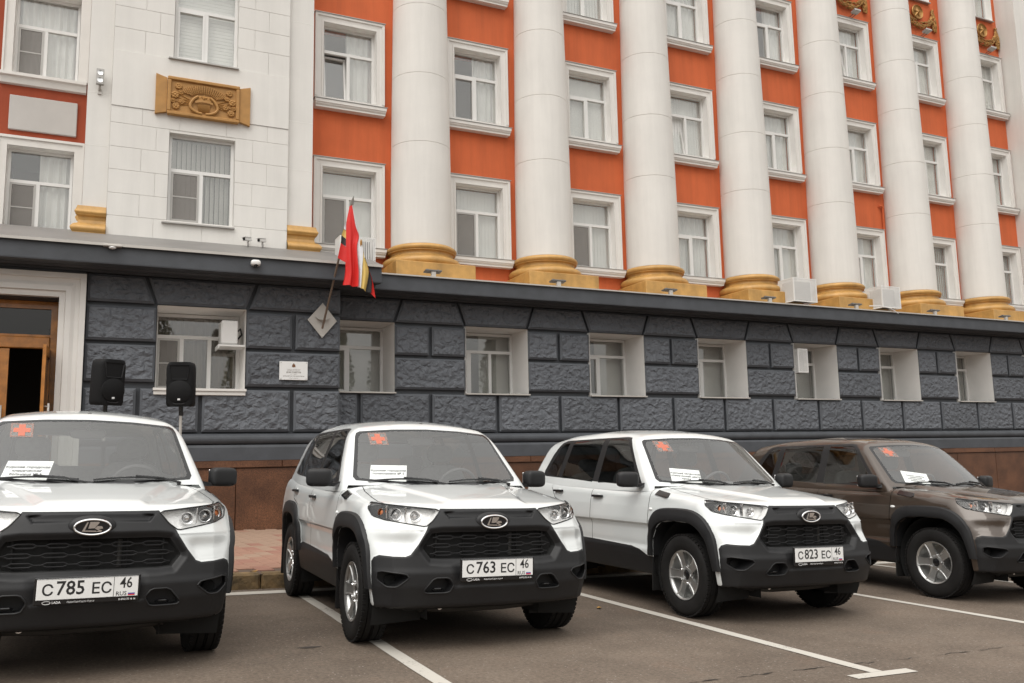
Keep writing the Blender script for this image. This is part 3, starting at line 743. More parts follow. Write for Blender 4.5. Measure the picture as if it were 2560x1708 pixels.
        for (yh, zh, key) in ((1.385, .972, 'F'), (2.225, 1.005, 'R')):
            x = surf_x(yh, zh); mb = MB(); mb.ellipsoid((sg*(x-.004), yh+.01, zh-.012), (.010, .050, .036), 20, 10); mb.build('handle_cup', M_WHITE, doors[key+s])
            mb = MB(); mb.loft([[(sg*(x+a), yy, zh+b) for a, b in ((.004, -.011), (.030, -.011), (.033, 0), (.030, .011), (.004, .011))] for yy in (yh-.095, yh-.06, yh+.06, yh+.085)], True, True, False); mb.build('door_handle', M_PLAST, doors[key+s])
        mb = MB(); 
        vp = [(.40, 1.052), (.40, 1.012), (.215, .985), (.19, .995), (.205, 1.022), (.225, 1.028)]
        mb.loft([[(sg*(surf_x(y, z)-.004), y, z) for y, z in vp], [(sg*(surf_x(y, z)+.012), y, z) for y, z in vp]], True, True, False); mb.build('fender_vent', M_GLOSSB, root)
        x = surf_x(.45, .880); mb = MB(); mb.ellipsoid((sg*(x-.001), .448, .880), (.012, .030, .014), 16, 8); mb.build('side_indicator', M_PLATE, root)
    # ---- windscreen fittings
    def wpt(x, z, off=0.0):
        y = surf_ws(x, z); n = grad(f_cab, np.array([[x, y, z]]))[0]; n /= np.linalg.norm(n); return Vector((x, y, z))+Vector(n)*off
    mb = MB(); mb.loft([[(x, .44 if abs(x) > .5 else .385, 1.058 if abs(x) < .66 else 1.03) for x in np.linspace(-.70, .70, 15)], [(x, wpt(x*.97, 1.105).y+.03, 1.095) for x in np.linspace(-.70, .70, 15)]], False, False, True); mb.build('cowl', M_PLAST, root)
    for x0, x1, xa in ((-.60, -.06, -.02), (.03, .57, .60)):
        mb = MB(); pts = [wpt(x, 1.108+.020*math.sin(math.pi*(x-x0)/(x1-x0)*.9+.1), .012) for x in np.linspace(x0, x1, 14)]; mb.tube(pts, .0075, 6)
        arm = [wpt(xa, 1.095, .01), wpt((xa+x0)/2+.16, 1.112, .030), wpt((x0+x1)/2, 1.130, .024)]; mb2 = MB(); mb2.tube(arm, .0075, 6)
        w = mb.build('wiper', M_GLOSSB, root); mb2.tube([wpt(xa, 1.085, -.01), wpt(xa, 1.097, .018)], .014, 10); mb2.build('wiper_arm', M_GLOSSB, w)
    # ---- inside
    mb = MB(); mb.box(-.74, .74, .50, 3.0, .90, .94); mb.build('cabin_floor', M_DARK, root)
    mb = MB(); mb.loft([[(x, y, z) for y, z in ((.42, 1.00), (.46, 1.055), (.72, 1.085), (.90, 1.065), (.98, .98), (.98, .90), (.50, .90))] for x in (-.70, .70)], True, True, False); mb.build('dashboard', M_DASH, root)
    mb = MB(); mb.ellipsoid((.36, .86, 1.075), (.20, .10, .055)); mb.build('instrument_hood', M_DASH, root)
    mb = MB(); M = Matrix.Translation((.36, 1.05, 1.06)) @ Matrix.Rotation(R_(-65), 4, 'X')
    mb.lathe([(.175+.014*math.cos(a), .014*math.sin(a)) for a in np.linspace(0, 2*math.pi, 9)], 32, 'z', M=M); mb.tube([(-.17, 0, 0), (.17, 0, 0)], .014, 6, M=M); mb.ellipsoid((0, 0, 0), (.07, .06, .02), M=M); mb.build('steering_wheel', M_DASH, root)
    for x in (-.36, .36):
        mb = MB(); sellip(mb, (x, 1.48, 1.02), (.24, .07, .24), 3.2); st = mb.build('front_seat', M_SEAT, root)
        mb = MB(); sellip(mb, (x, 1.52, 1.36), (.125, .05, .085), 3.2); mb.tube([(x-.05, 1.5, 1.2), (x-.05, 1.52, 1.32)], .006, 6); mb.tube([(x+.05, 1.5, 1.2), (x+.05, 1.52, 1.32)], .006, 6); mb.build('headrest', M_SEAT, st)
    mb = MB(); sellip(mb, (0, 2.36, 1.02), (.62, .08, .20), 4); rs = mb.build('rear_seat', M_SEAT, root)
    for x in (-.36, .36): mb = MB(); sellip(mb, (x, 2.40, 1.28), (.12, .05, .075), 3.2); mb.build('headrest', M_SEAT, rs)
    mb = MB(); sellip(mb, (0, 1.02, 1.455), (.125, .022, .038), 3.5); mb.tube([(0, 1.02, 1.46), (0, .97, 1.53)], .012, 6); mb.build('rear_view_mirror', M_DASH, root)
    mb = MB(); mb.ellipsoid((0, 1.03, 1.606), (.022, .030, .010), 14, 8); mb.build('aerial_base', M_GLOSSB, root)
    # ---- red cross sticker on the glass
    def wquad(x0, x1, z0, z1, off, m, name, par):
        mb = MB(); mb.grid([[tuple(wpt(x, z, off)) for x in np.linspace(x0, x1, 5)] for z in np.linspace(z0, z1, 5)]); return mb.build(name, m, par)
    sc, zc = -.435, 1.463
    st = wquad(sc-.072, sc+.072, zc-.052, zc+.052, .0012, M_STKR, 'sticker', ws)
    mb = MB()
    def strip(x0, x1, z0, z1): mb.grid([[tuple(wpt(x, z, .0024)) for x in np.linspace(x0, x1, 4)] for z in np.linspace(z0, z1, 3)])
    strip(sc-.054, sc+.054, zc-.016, zc+.016); strip(sc-.022, sc+.022, zc+.0162, zc+.042); strip(sc-.022, sc+.022, zc-.042, zc-.0162)
    mb.build('sticker_cross', M_CROSS, ws); mb = MB()
    for e in (.0, .007):
        a, b = .070-e, .050-e*.72; t_ = .0016
        strip(sc-a, sc+a, zc+b-t_, zc+b); strip(sc-a, sc+a, zc-b, zc-b+t_); strip(sc-a, sc-a+t_*1.4, zc-b, zc+b); strip(sc+a-t_*1.4, sc+a, zc-b, zc+b)
    mb.build('sticker_border', M_CROSS2, ws)
    return root, wpt
def plate_text(root, letters):
    pf = [c for c in root.children if c.name.split('.')[0] == 'number_plate'][0]; yp = -.7402
    l1, dig, l2, reg = letters
    mb = text_y(l1, .084, -.205, yp, .519, bold=.0013, sx=1.0)
    for t in (text_y(dig, .107, -.090, yp, .527, bold=.0016, sx=.93), text_y(l2, .084, .068, yp, .519, bold=.0013, sx=.98), text_y(reg, .084, .196, yp, .543, bold=.0010, sx=.80), text_y('RUS', .033, .172, yp, .485, bold=.0003)):
        mb.add(t.v, t.f)
    mb.box(.1300, .1325, yp-.0006, yp+.0002, .4705, .5805)
    for a, b, c, d in ((-.259, .259, .4690, .4708), (-.259, .259, .5802, .5820)): mb.box(a, b, yp-.0006, yp+.0002, c, d)
    mb.build('plate_lettering', M_INK, pf, fix=False)
    for i, m in enumerate((M_WINK, M_FB, M_FR)):
        mb = MB(); mb.box(.208, .244, yp-.0006, yp, .495-.007*(i+1), .495-.007*i); mb.build('plate_flag', m, pf)
def paint_car(root, m):
    for o in root.children_recursive:
        if o.type == 'MESH' and o.data.materials and o.data.materials[0] == M_WHITE:
            o.material_slots[0].link = 'OBJECT'; o.material_slots[0].material = m
# ================================================================== building
def stone_mat():
    m, t, b = nodes_mat('dark_rock_faced_stone'); L = t.links; tc = N(t, 'ShaderNodeTexCoord')
    geo = N(t, 'ShaderNodeNewGeometry')
    n1 = N(t, 'ShaderNodeTexNoise', Scale=8.5, Detail=4.0, Roughness=0.5, Distortion=.6); n2 = N(t, 'ShaderNodeTexVoronoi', Scale=9.5); n2.feature = 'SMOOTH_F1'
    mp = N(t, 'ShaderNodeMapping'); mp.inputs['Scale'].default_value = (1, 1, 1.15); L.new(tc.outputs['Object'], mp.inputs[0])
    oi = N(t, 'ShaderNodeObjectInfo'); of = N(t, 'ShaderNodeVectorMath', operation='SCALE'); of.inputs[0].default_value = (17, 5, 31); L.new(oi.outputs['Random'], of.inputs['Scale']); L.new(of.outputs[0], mp.inputs['Location'])
    wn = N(t, 'ShaderNodeTexNoise', Scale=5.0, Detail=2.0); L.new(mp.outputs[0], wn.inputs['Vector'])
    vm = N(t, 'ShaderNodeVectorMath', operation='MULTIPLY_ADD'); vm.inputs[1].default_value = (.16, .16, .16); L.new(wn.outputs['Color'], vm.inputs[0]); L.new(mp.outputs[0], vm.inputs[2])
    L.new(vm.outputs[0], n1.inputs['Vector']); L.new(vm.outputs[0], n2.inputs['Vector'])
    ad = N(t, 'ShaderNodeMath', operation='MULTIPLY_ADD'); L.new(n2.outputs['Distance'], ad.inputs[0]); ad.inputs[1].default_value = -0.80; L.new(n1.outputs['Fac'], ad.inputs[2])
    # the dressed margin stays smooth: only faces looking straight out are rock-faced
    bp = N(t, 'ShaderNodeBump', Strength=1.0, Distance=0.065); L.new(ad.outputs[0], bp.inputs['Height'])
    L.new(bp.outputs[0], b.inputs['Normal'])
    cr = N(t, 'ShaderNodeValToRGB'); cr.color_ramp.elements[0].color = (.094, .101, .114, 1); cr.color_ramp.elements[1].color = (.138, .148, .166, 1)
    n3 = N(t, 'ShaderNodeTexNoise', Scale=1.3, Detail=5.0); L.new(tc.outputs['Object'], n3.inputs['Vector']); L.new(n3.outputs['Fac'], cr.inputs[0])
    hv = N(t, 'ShaderNodeHueSaturation'); mv = N(t, 'ShaderNodeMapRange'); mv.inputs[3].default_value = .86; mv.inputs[4].default_value = 1.14; L.new(oi.outputs['Random'], mv.inputs[0]); L.new(mv.outputs[0], hv.inputs['Value']); L.new(cr.outputs[0], hv.inputs['Color']); L.new(hv.outputs[0], b.inputs['Base Color'])
    b.inputs['Roughness'].default_value = 0.55; b.inputs['Specular IOR Level'].default_value = 0.35
    return m
M_STONE = stone_mat()
M_DKWALL = mat('dark_grey_render', (.060, .065, .074), .62, var=.18, vscale=2.5, bump=.25, bscale=60, bdist=.006)
M_MARGIN = mat('dressed_stone_margin', (.084, .091, .103), .6, var=.15, vscale=3, bump=.25, bscale=50, bdist=.006)
M_STUC = mat('orange_red_stucco', (.590, .128, .041), .85, streak=.16, var=.09, vscale=.9, bump=.35, bscale=45, bdist=.006, detail=7)
M_RED2 = mat('deep_red_stucco', (.33, .060, .022), .85, streak=.14, var=.08, vscale=.9, bump=.35, bscale=45, bdist=.006, detail=7)
M_WWALL = mat('white_wall_paint', (.715, .695, .660), .75, streak=.06, var=.035, vscale=1.4, bump=.22, bscale=40, bdist=.004, detail=8)
M_WCOL = mat('white_column_paint', (.705, .680, .642), .72, streak=.07, var=.040, vscale=1.1, bump=.16, bscale=30, bdist=.004, detail=8)
M_TRIM = mat('white_trim_paint', (.710, .685, .650), .6, var=.03, vscale=3, bump=.1, bscale=80, bdist=.003)
M_REVEAL = mat('reveal_paint', (.84, .82, .79), .7, var=.03, vscale=3)
M_PVC = mat('white_pvc', (.74, .73, .71), .3)
M_GOLD = mat('gold_paint', (.50, .280, .080), .45, 0.06, var=.20, vscale=3.2, bump=.3, bscale=25, bdist=.006, spec=.6, streak=.15)
M_GOLDD = mat('aged_gold', (.34, .175, .045), .42, 0.45, var=.35, vscale=9, bump=.3, bscale=40, bdist=.006)
M_OCHRE = mat('ochre_relief', (.42, .215, .060), .6, var=.12, vscale=6, bump=.25, bscale=50, bdist=.005)
M_SHEET = mat('grey_sheet_metal', (.40, .385, .365), .42, .35, var=.08, vscale=1.5)
M_ROOF = mat('grey_roof_sheet', (.215, .205, .195), .55, .2, var=.10, vscale=1.2)
M_FLASH = mat('pale_flashing', (.50, .475, .44), .45, .2, var=.06, vscale=2)
def granite():
    m, t, b = nodes_mat('red_brown_granite'); L = t.links; tc = N(t, 'ShaderNodeTexCoord')
    n = N(t, 'ShaderNodeTexNoise', Scale=75.0, Detail=4.0, Roughness=.7); n2 = N(t, 'ShaderNodeTexNoise', Scale=2.2, Detail=6.0)
    for q in (n, n2): L.new(tc.outputs['Object'], q.inputs['Vector'])
    cr = N(t, 'ShaderNodeValToRGB'); e = cr.color_ramp.elements; e[0].position = .34; e[0].color = (.052, .022, .011, 1); e[1].position = .70; e[1].color = (.215, .098, .050, 1)
    L.new(n.outputs['Fac'], cr.inputs[0]); mx = N(t, 'ShaderNodeMix'); mx.data_type = 'RGBA'; mx.blend_type = 'MULTIPLY'; mx.inputs[0].default_value = .75
    c2 = N(t, 'ShaderNodeValToRGB'); c2.color_ramp.elements[0].position = .35; c2.color_ramp.elements[0].color = (.5, .45, .42, 1); c2.color_ramp.elements[1].position = .65; c2.color_ramp.elements[1].color = (1.15, 1.1, 1.05, 1)
    L.new(n2.outputs['Fac'], c2.inputs[0]); L.new(cr.outputs[0], mx.inputs[6]); L.new(c2.outputs[0], mx.inputs[7]); L.new(mx.outputs[2], b.inputs['Base Color'])
    b.inputs['Roughness'].default_value = .38; return m
M_GRAN = granite()
M_WOOD = mat('varnished_door_wood', (.42, .165, .030), .28, var=.3, vscale=6, coat=.4)
M_BLIND = mat('blind_fabric', (.78, .775, .755), .8, var=.05, vscale=2)
M_BLIND2 = mat('grey_blind_fabric', (.52, .51, .49), .8, var=.08, vscale=2)
M_CURT = mat('curtain', (.74, .735, .72), .85, var=.06, vscale=3)
M_CURTB = mat('beige_curtain', (.115, .092, .066), .85, var=.12, vscale=3)
M_ROOM = mat('room_wall', (.58, .565, .54), .85)
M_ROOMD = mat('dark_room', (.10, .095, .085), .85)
M_PANE = glass_mat('window_pane', (.95, .955, .945), 1.9, 1.0, 0.03)
M_DGLASS = glass_mat('door_pane', (.35, .33, .30), 1.55, 1.0, 0.0)
def inset(poly, d):
    n = len(poly); out = []; ar = sum(poly[i][0]*poly[(i+1) % n][1]-poly[(i+1) % n][0]*poly[i][1] for i in range(n)); s = 1 if ar > 0 else -1
    for i in range(n):
        p0, p1, p2 = Vector(poly[i-1]), Vector(poly[i]), Vector(poly[(i+1) % n]); a = (p1-p0).normalized(); b = (p2-p1).normalized()
        na = Vector((-a.y, a.x))*s; nb = Vector((-b.y, b.x))*s; k = (na+nb); out.append(tuple(p1+k*(d/max(.3, 1+na.dot(nb)))))
    return out
def stone(parent, poly, yb, yf, ch=.030, m=None, name='stone', m2=None):
    """a dressed block: polygon in (x, z), smooth sloping margin, rock-faced field that stands proud"""
    rock = m is None
    if rock: poly = inset(poly, .004)
    q = inset(poly, ch); q2 = inset(poly, ch*1.35); mb = MB()
    r = [[(x, yb, z) for x, z in poly], [(x, yf+ch*.9, z) for x, z in poly], [(x, yf+.010, z) for x, z in q], [(x, yf, z) for x, z in q2]]
    mb.loft(r, True, False, False); n = len(mb.f); mb.add(r[-1], [tuple(range(len(poly)))]); me = mb.mesh(name)
    me.materials.append(m or M_STONE)
    if rock:
        me.materials.append(M_MARGIN); c = max(range(len(me.polygons)), key=lambda k: -me.polygons[k].normal.y*me.polygons[k].area)
        for k, p in enumerate(me.polygons): p.material_index = 0 if k == c else 1
    return link(name, me, None, parent)
def rect(x0, x1, z0, z1): return [(x0, z0), (x1, z0), (x1, z1), (x0, z1)]
def reveal(a, b, c, d, y0, y1):
    e = .004; mb = MB(); v = [(a+e, y0, c+e), (b-e, y0, c+e), (b-e, y0, d-e), (a+e, y0, d-e)]; return mb.loft([v, [(p[0], y1, p[2]) for p in v]], True, False, False)
def extr_x(prof, x0, x1, name, m, parent, cap=True):
    """profile in (y, z) swept along x"""
    mb = MB(); mb.loft([[(x, y, z) for y, z in prof] for x in (x0, x1)], True, cap, False); return mb.build(name, m, parent)
B = empty('office_building', (0, 0, 0), label='orange and white office building with giant columns and dark rusticated ground floor', cat='building')
YG, YL, S3 = 16.66, 16.07, 3.0
XW = [4.55+S3*i for i in range(9)]; XC = [6.09+S3*i for i in range(7)]
XEND = 31.0
# ---------------------------------------------------------------- windows
rw = random.Random(3)
def window(parent, xc, z0, z1, w, yg, trans=.72, mull=(-.03,), blind='blind', depth=.07, screen=False, tilt=False, room=True, dark=False, namew='window', slat=None):
    """frame with panes, blind and a shallow room behind; returns the frame object"""
    x0, x1 = xc-w/2, xc+w/2; fw = .055; zt = z0+(z1-z0)*trans; mb = MB(); y0, y1 = yg, yg+depth
    mb.box(x0, x0+fw, y0, y1, z0, z1); mb.box(x1-fw, x1, y0, y1, z0, z1); mb.box(x0+fw, x1-fw, y0, y1, z0, z0+fw); mb.box(x0+fw, x1-fw, y0, y1, z1-fw, z1)
    mb.box(x0+fw, x1-fw, y0-.004, y1, zt-.032, zt+.032); xs = [x0]
    for mfrac in mull:
        xm = xc+w*mfrac; mb.box(xm-.034, xm+.034, y0-.002, y1, z0+fw, zt-.032); xs.append(xm)
    fr = mb.build(namew, M_PVC, parent); xs.append(x1); yp = yg+depth*.55
    def pane(a, b, c, d, rot=None):
        mb = MB(); mb.box(a, b, yp-.006, yp+.006, c, d); return mb.build('pane', M_PANE, fr)
    pane(x0+fw, x1-fw, zt+.032, z1-fw)
    for i in range(len(xs)-1):
        a = xs[i]+(fw if i == 0 else .034); b = xs[i+1]-(fw if i == len(xs)-2 else .034)
        if i == 0 and tilt:
            # sash tipped inward at the top
            mb = MB(); H = zt-.032-z0-fw; s = .045; M = Matrix.Translation((0, yg+.03, z0+fw)) @ Matrix.Rotation(R_(-7), 4, 'X')
            mb.box(a, a+s, 0, .05, 0, H, M); mb.box(b-s, b, 0, .05, 0, H, M); mb.box(a+s, b-s, 0, .05, 0, s, M); mb.box(a+s, b-s, 0, .05, H-s, H, M); mb.build('tilted_sash', M_PVC, fr)
            mb = MB(); mb.box(a+s, b-s, .02, .03, s, H-s, M); mb.build('pane', M_PANE, fr); continue
        if i == 0:
            s = .038; mb = MB(); c0, c1 = z0+fw, zt-.032
            mb.box(a, a+s, y0-.012, y1-.02, c0, c1); mb.box(b-s, b, y0-.012, y1-.02, c0, c1); mb.box(a+s, b-s, y0-.012, y1-.02, c0, c0+s); mb.box(a+s, b-s, y0-.012, y1-.02, c1-s, c1)
            if screen == 3: mb.box(a+s, b-s, y0-.010, y0+.006, (c0+c1)/2-.012, (c0+c1)/2+.012)
            mb.build('sash', M_SHEET if screen >= 2 else M_PVC, fr); a += s; b -= s
            if screen:
                mb = MB(); mb.box(a, b, y0-.006, y0-.004, c0+s, c1-s); mb.build('insect_screen', M_SCREEN, fr)
            pane(a, b, c0+s, c1-s); continue
        pane(a, b, z0+fw, zt-.032)
    # blinds
    yb = yg+.13
    if blind == 'blind':
        mb = MB(); n = int(w/.085); mm = M_BLIND if not dark else M_BLIND2; ang = slat if slat is not None else rw.uniform(.10, .28)
        for k in range(n+1):
            x = x0+.02+(w-.04)*k/n; M = Matrix.Translation((x, yb, 0)) @ Matrix.Rotation(ang+rw.uniform(-.06, .06), 4, 'Z'); mb.box(-.046, .046, -.001, .001, z0+.03, z1-.05, M)
        o = mb.build('blind', mm, fr); o['kind'] = 'stuff'
    elif blind in ('curtain', 'half', 'sides', 'beige'):
        def drape(a, b, zb, zt_):
            k = max(8, int((b-a)/.025)); ph = rw.uniform(0, 6)
            top = [(a+(b-a)*i/k, yb+.03*math.sin(ph+i*1.05+.6*math.sin(i*.37)), zt_) for i in range(k+1)]
            mb.grid([top, [(x, y+.01, zb) for x, y, z in top]])
        mb = MB()
        if blind == 'sides': drape(x0, x0+w*.30, z0, z1); drape(x1-w*.34, x1, z0, z1)
        elif blind == 'half': drape(xc-w*.02, x1, z0, z1)
        else: drape(x0, x1, z0, z1)
        mb.build('curtain', M_CURTB if blind == 'beige' else M_CURT, fr)
    elif blind == 'plain':
        # a plain pale roller blind half way across, light room beyond
        f0 = rw.choice((.30, .42, .5)); mb = MB(); mb.box(x0+w*f0, x1, yb+.10, yb+.104, z0, z1); mb.build('blind', M_BLIND2, fr)
        if rw.random() < .6:
            mb = MB(); k = 14; ph = rw.uniform(0, 6); top = [(x0+w*.16*i/k, yb+.03*math.sin(ph+i*1.05), z1) for i in range(k+1)]; mb.grid([top, [(x, y+.01, z0) for x, y, z in top]]); mb.build('curtain', M_CURT, fr)
    elif blind == 'roller':
        mb = MB(); n = 26
        for k in range(n): z = z0+(z1-z0)*k/n; mb.box(x0, x1, yb, yb+.012, z, z+(z1-z0)/n*.93, Matrix.Identity(4))
        o = mb.build('blind', M_BLIND, fr); o['kind'] = 'stuff'
    if room:
        mb = MB(); a, b, c, d = x0-.02, x1+.02, z0-.02, z1+.02; ya, yz = yg+depth+.002, yg+(.42 if blind in ('blind', 'roller', 'curtain', 'beige') else 1.5)
        v = [(a, ya, c), (b, ya, c), (b, ya, d), (a, ya, d), (a, yz, c), (b, yz, c), (b, yz, d), (a, yz, d)]
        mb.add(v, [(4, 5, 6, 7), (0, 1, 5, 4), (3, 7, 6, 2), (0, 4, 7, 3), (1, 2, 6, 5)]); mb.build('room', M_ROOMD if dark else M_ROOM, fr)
    return fr
def screen_mat():
    m, t, b = nodes_mat('insect_mesh'); L = t.links; out = t.nodes['Material Output']; tr = N(t, 'ShaderNodeBsdfTransparent'); mx = N(t, 'ShaderNodeMixShader'); mx.inputs[0].default_value = .45
    b.inputs['Base Color'].default_value = (.30, .28, .26, 1); L.new(tr.outputs[0], mx.inputs[1]); L.new(b.outputs[0], mx.inputs[2]); L.new(mx.outputs[0], out.inputs[0]); return m
M_SCREEN = screen_mat()
# ---------------------------------------------------------------- right part: dark ground floor
Z_GT, Z_BS, Z_TT = 1.27, 1.52, 1.765          # granite top, plain base top, torus top
def wall_with_holes(name, m, parent, x0, x1, y0, y1, z0, z1, holes, rm=None):
    """solid wall pieces around rectangular openings, holes sorted by x and sharing rows"""
    mb = MB(); xs = sorted({x0, x1, *[h[0] for h in holes], *[h[1] for h in holes]}); 
    for a, b in zip(xs[:-1], xs[1:]):
        hs = sorted([h for h in holes if h[0] < (a+b)/2 < h[1]], key=lambda h: h[2]); z = z0
        for h in hs:
            if h[2] > z: mb.box(a, b, y0, y1, z, h[2])
            z = h[3]
        if z1 > z: mb.box(a, b, y0, y1, z, z1)
    return mb.build(name, m, parent)
GW = [(x-.725, x+.725, 2.584, 4.0) for x in XW]
base_r = wall_with_holes('ground_floor_wall', M_DKWALL, B, 4.02, XEND, YG+.105, YG+.95, -1.6, 4.56, [(a, b, c, d) for a, b, c, d in GW])
for i, x in enumerate(XW):
    xl, xr = x-S3/2, x+S3/2                    # pier axes
    a, b = x-.725, x+.725
    if i > 0 or True:
        lo = max(a-.10, 4.03)
        stone(base_r, [(max(x-.725+.025, 4.03), 4.015), (b-.025, 4.015), (b+.14, 4.49), (max(a-.14, 4.03), 4.49)], YG+.115, YG)
    # pier stones to the right of this window
    c, d = b, x+S3-.725
    if c < XEND-1:
        stone(base_r, [(c+.025, 4.015), (d-.025, 4.015), (d-.19, 4.49), (c+.19, 4.49)], YG+.115, YG)
        stone(base_r, rect(c+.005, (c+d)/2-.03, 3.35, 3.955), YG+.115, YG); stone(base_r, rect((c+d)/2+.03, d-.005, 3.35, 3.955), YG+.115, YG)
        stone(base_r, rect(c+.005, d-.005, 2.65, 3.29), YG+.115, YG)
    stone(base_r, rect(max(x-S3/2+.03, 4.03), x-.03, 1.785, 2.56), YG+.115, YG)
    stone(base_r, rect(x+.03, x+S3/2-.03, 1.785, 2.56), YG+.115, YG)
# base mouldings
def torus_prof(yf, z0, z1, out=.10):
    n = 10; r = (z1-z0)/2; return [(yf+.12, z0)]+[(yf-out*math.sin(math.pi*k/n), z0+r-r*math.cos(math.pi*k/n)) for k in range(n+1)]+[(yf+.12, z1)]
extr_x(torus_prof(YG+.02, Z_BS+.04, Z_TT-.01), 4.02, XEND, 'base_torus', M_DKWALL, B)
extr_x([(YG+.06, Z_GT+.003), (YG-.07, Z_GT+.003), (YG-.07, Z_BS-.01), (YG-.05, Z_BS+.035), (YG+.06, Z_BS+.036)], 4.02, XEND, 'base_course', M_DKWALL, B)
pl_r = extr_x([(YG+.05, -1.6), (YG-.04, -1.6), (YG-.04, Z_GT-.02), (YG+.05, Z_GT-.02)], 4.02, XEND, 'plinth_backing', M_GRAN, B)
gx = 4.03
while gx < XEND-2:
    w = 1.58; stone(pl_r, rect(gx+.003, gx+w-.003, -1.5, 1.135), YG-.041, YG-.075, .004, M_GRAN, 'granite_panel'); gx += w
gx = 4.03
while gx < XEND-2:
    stone(pl_r, rect(gx+.002, gx+2.098, 1.145, Z_GT), YG-.041, YG-.115, .006, M_GRAN, 'granite_coping'); gx += 2.1
# cornice
corn = [(YG+.1, 4.50), (YG-.06, 4.50), (YG-.06, 4.53), (YG-.16, 4.535), (YG-.20, 4.56), (YG-.42, 4.565), (YG-.44, 4.535), (YG-.62, 4.535), (YG-.625, 4.555), (YG-.625, 4.850), (YG+.1, 4.90)]
extr_x(corn, 4.02, XEND, 'cornice', M_DKWALL, B)
extr_x([(15.985, 4.835), (15.985, 4.862), (17.6, 4.955), (17.6, 4.91), (16.03, 4.853), (16.03, 4.835)], 4.02, XEND, 'cornice_flashing', M_FLASH, B)
for i, x in enumerate(XW):
    a, b = x-.725, x+.725
    if a < 4.02: a = 4.02
    mb = reveal(a, b, 2.584, 4.0, YG-.004, YG+.86); fr_y = YG+.80
    wd = window(B, x, 2.60, 3.985, 1.44, fr_y, .70, (-.02,) if i != 1 else (-.22, .12), ['plain', 'plain', 'plain', 'plain', 'plain', 'plain', 'plain', 'plain', 'plain'][i], dark=False, namew='ground_floor_window')
    mb.build('window_reveal', M_REVEAL, wd)
    mb = MB(); mb.box(max(a-.01, 4.03), b+.02, YG-.045, YG+.85, 2.560, 2.588); mb.build('window_sill', M_FLASH, wd)
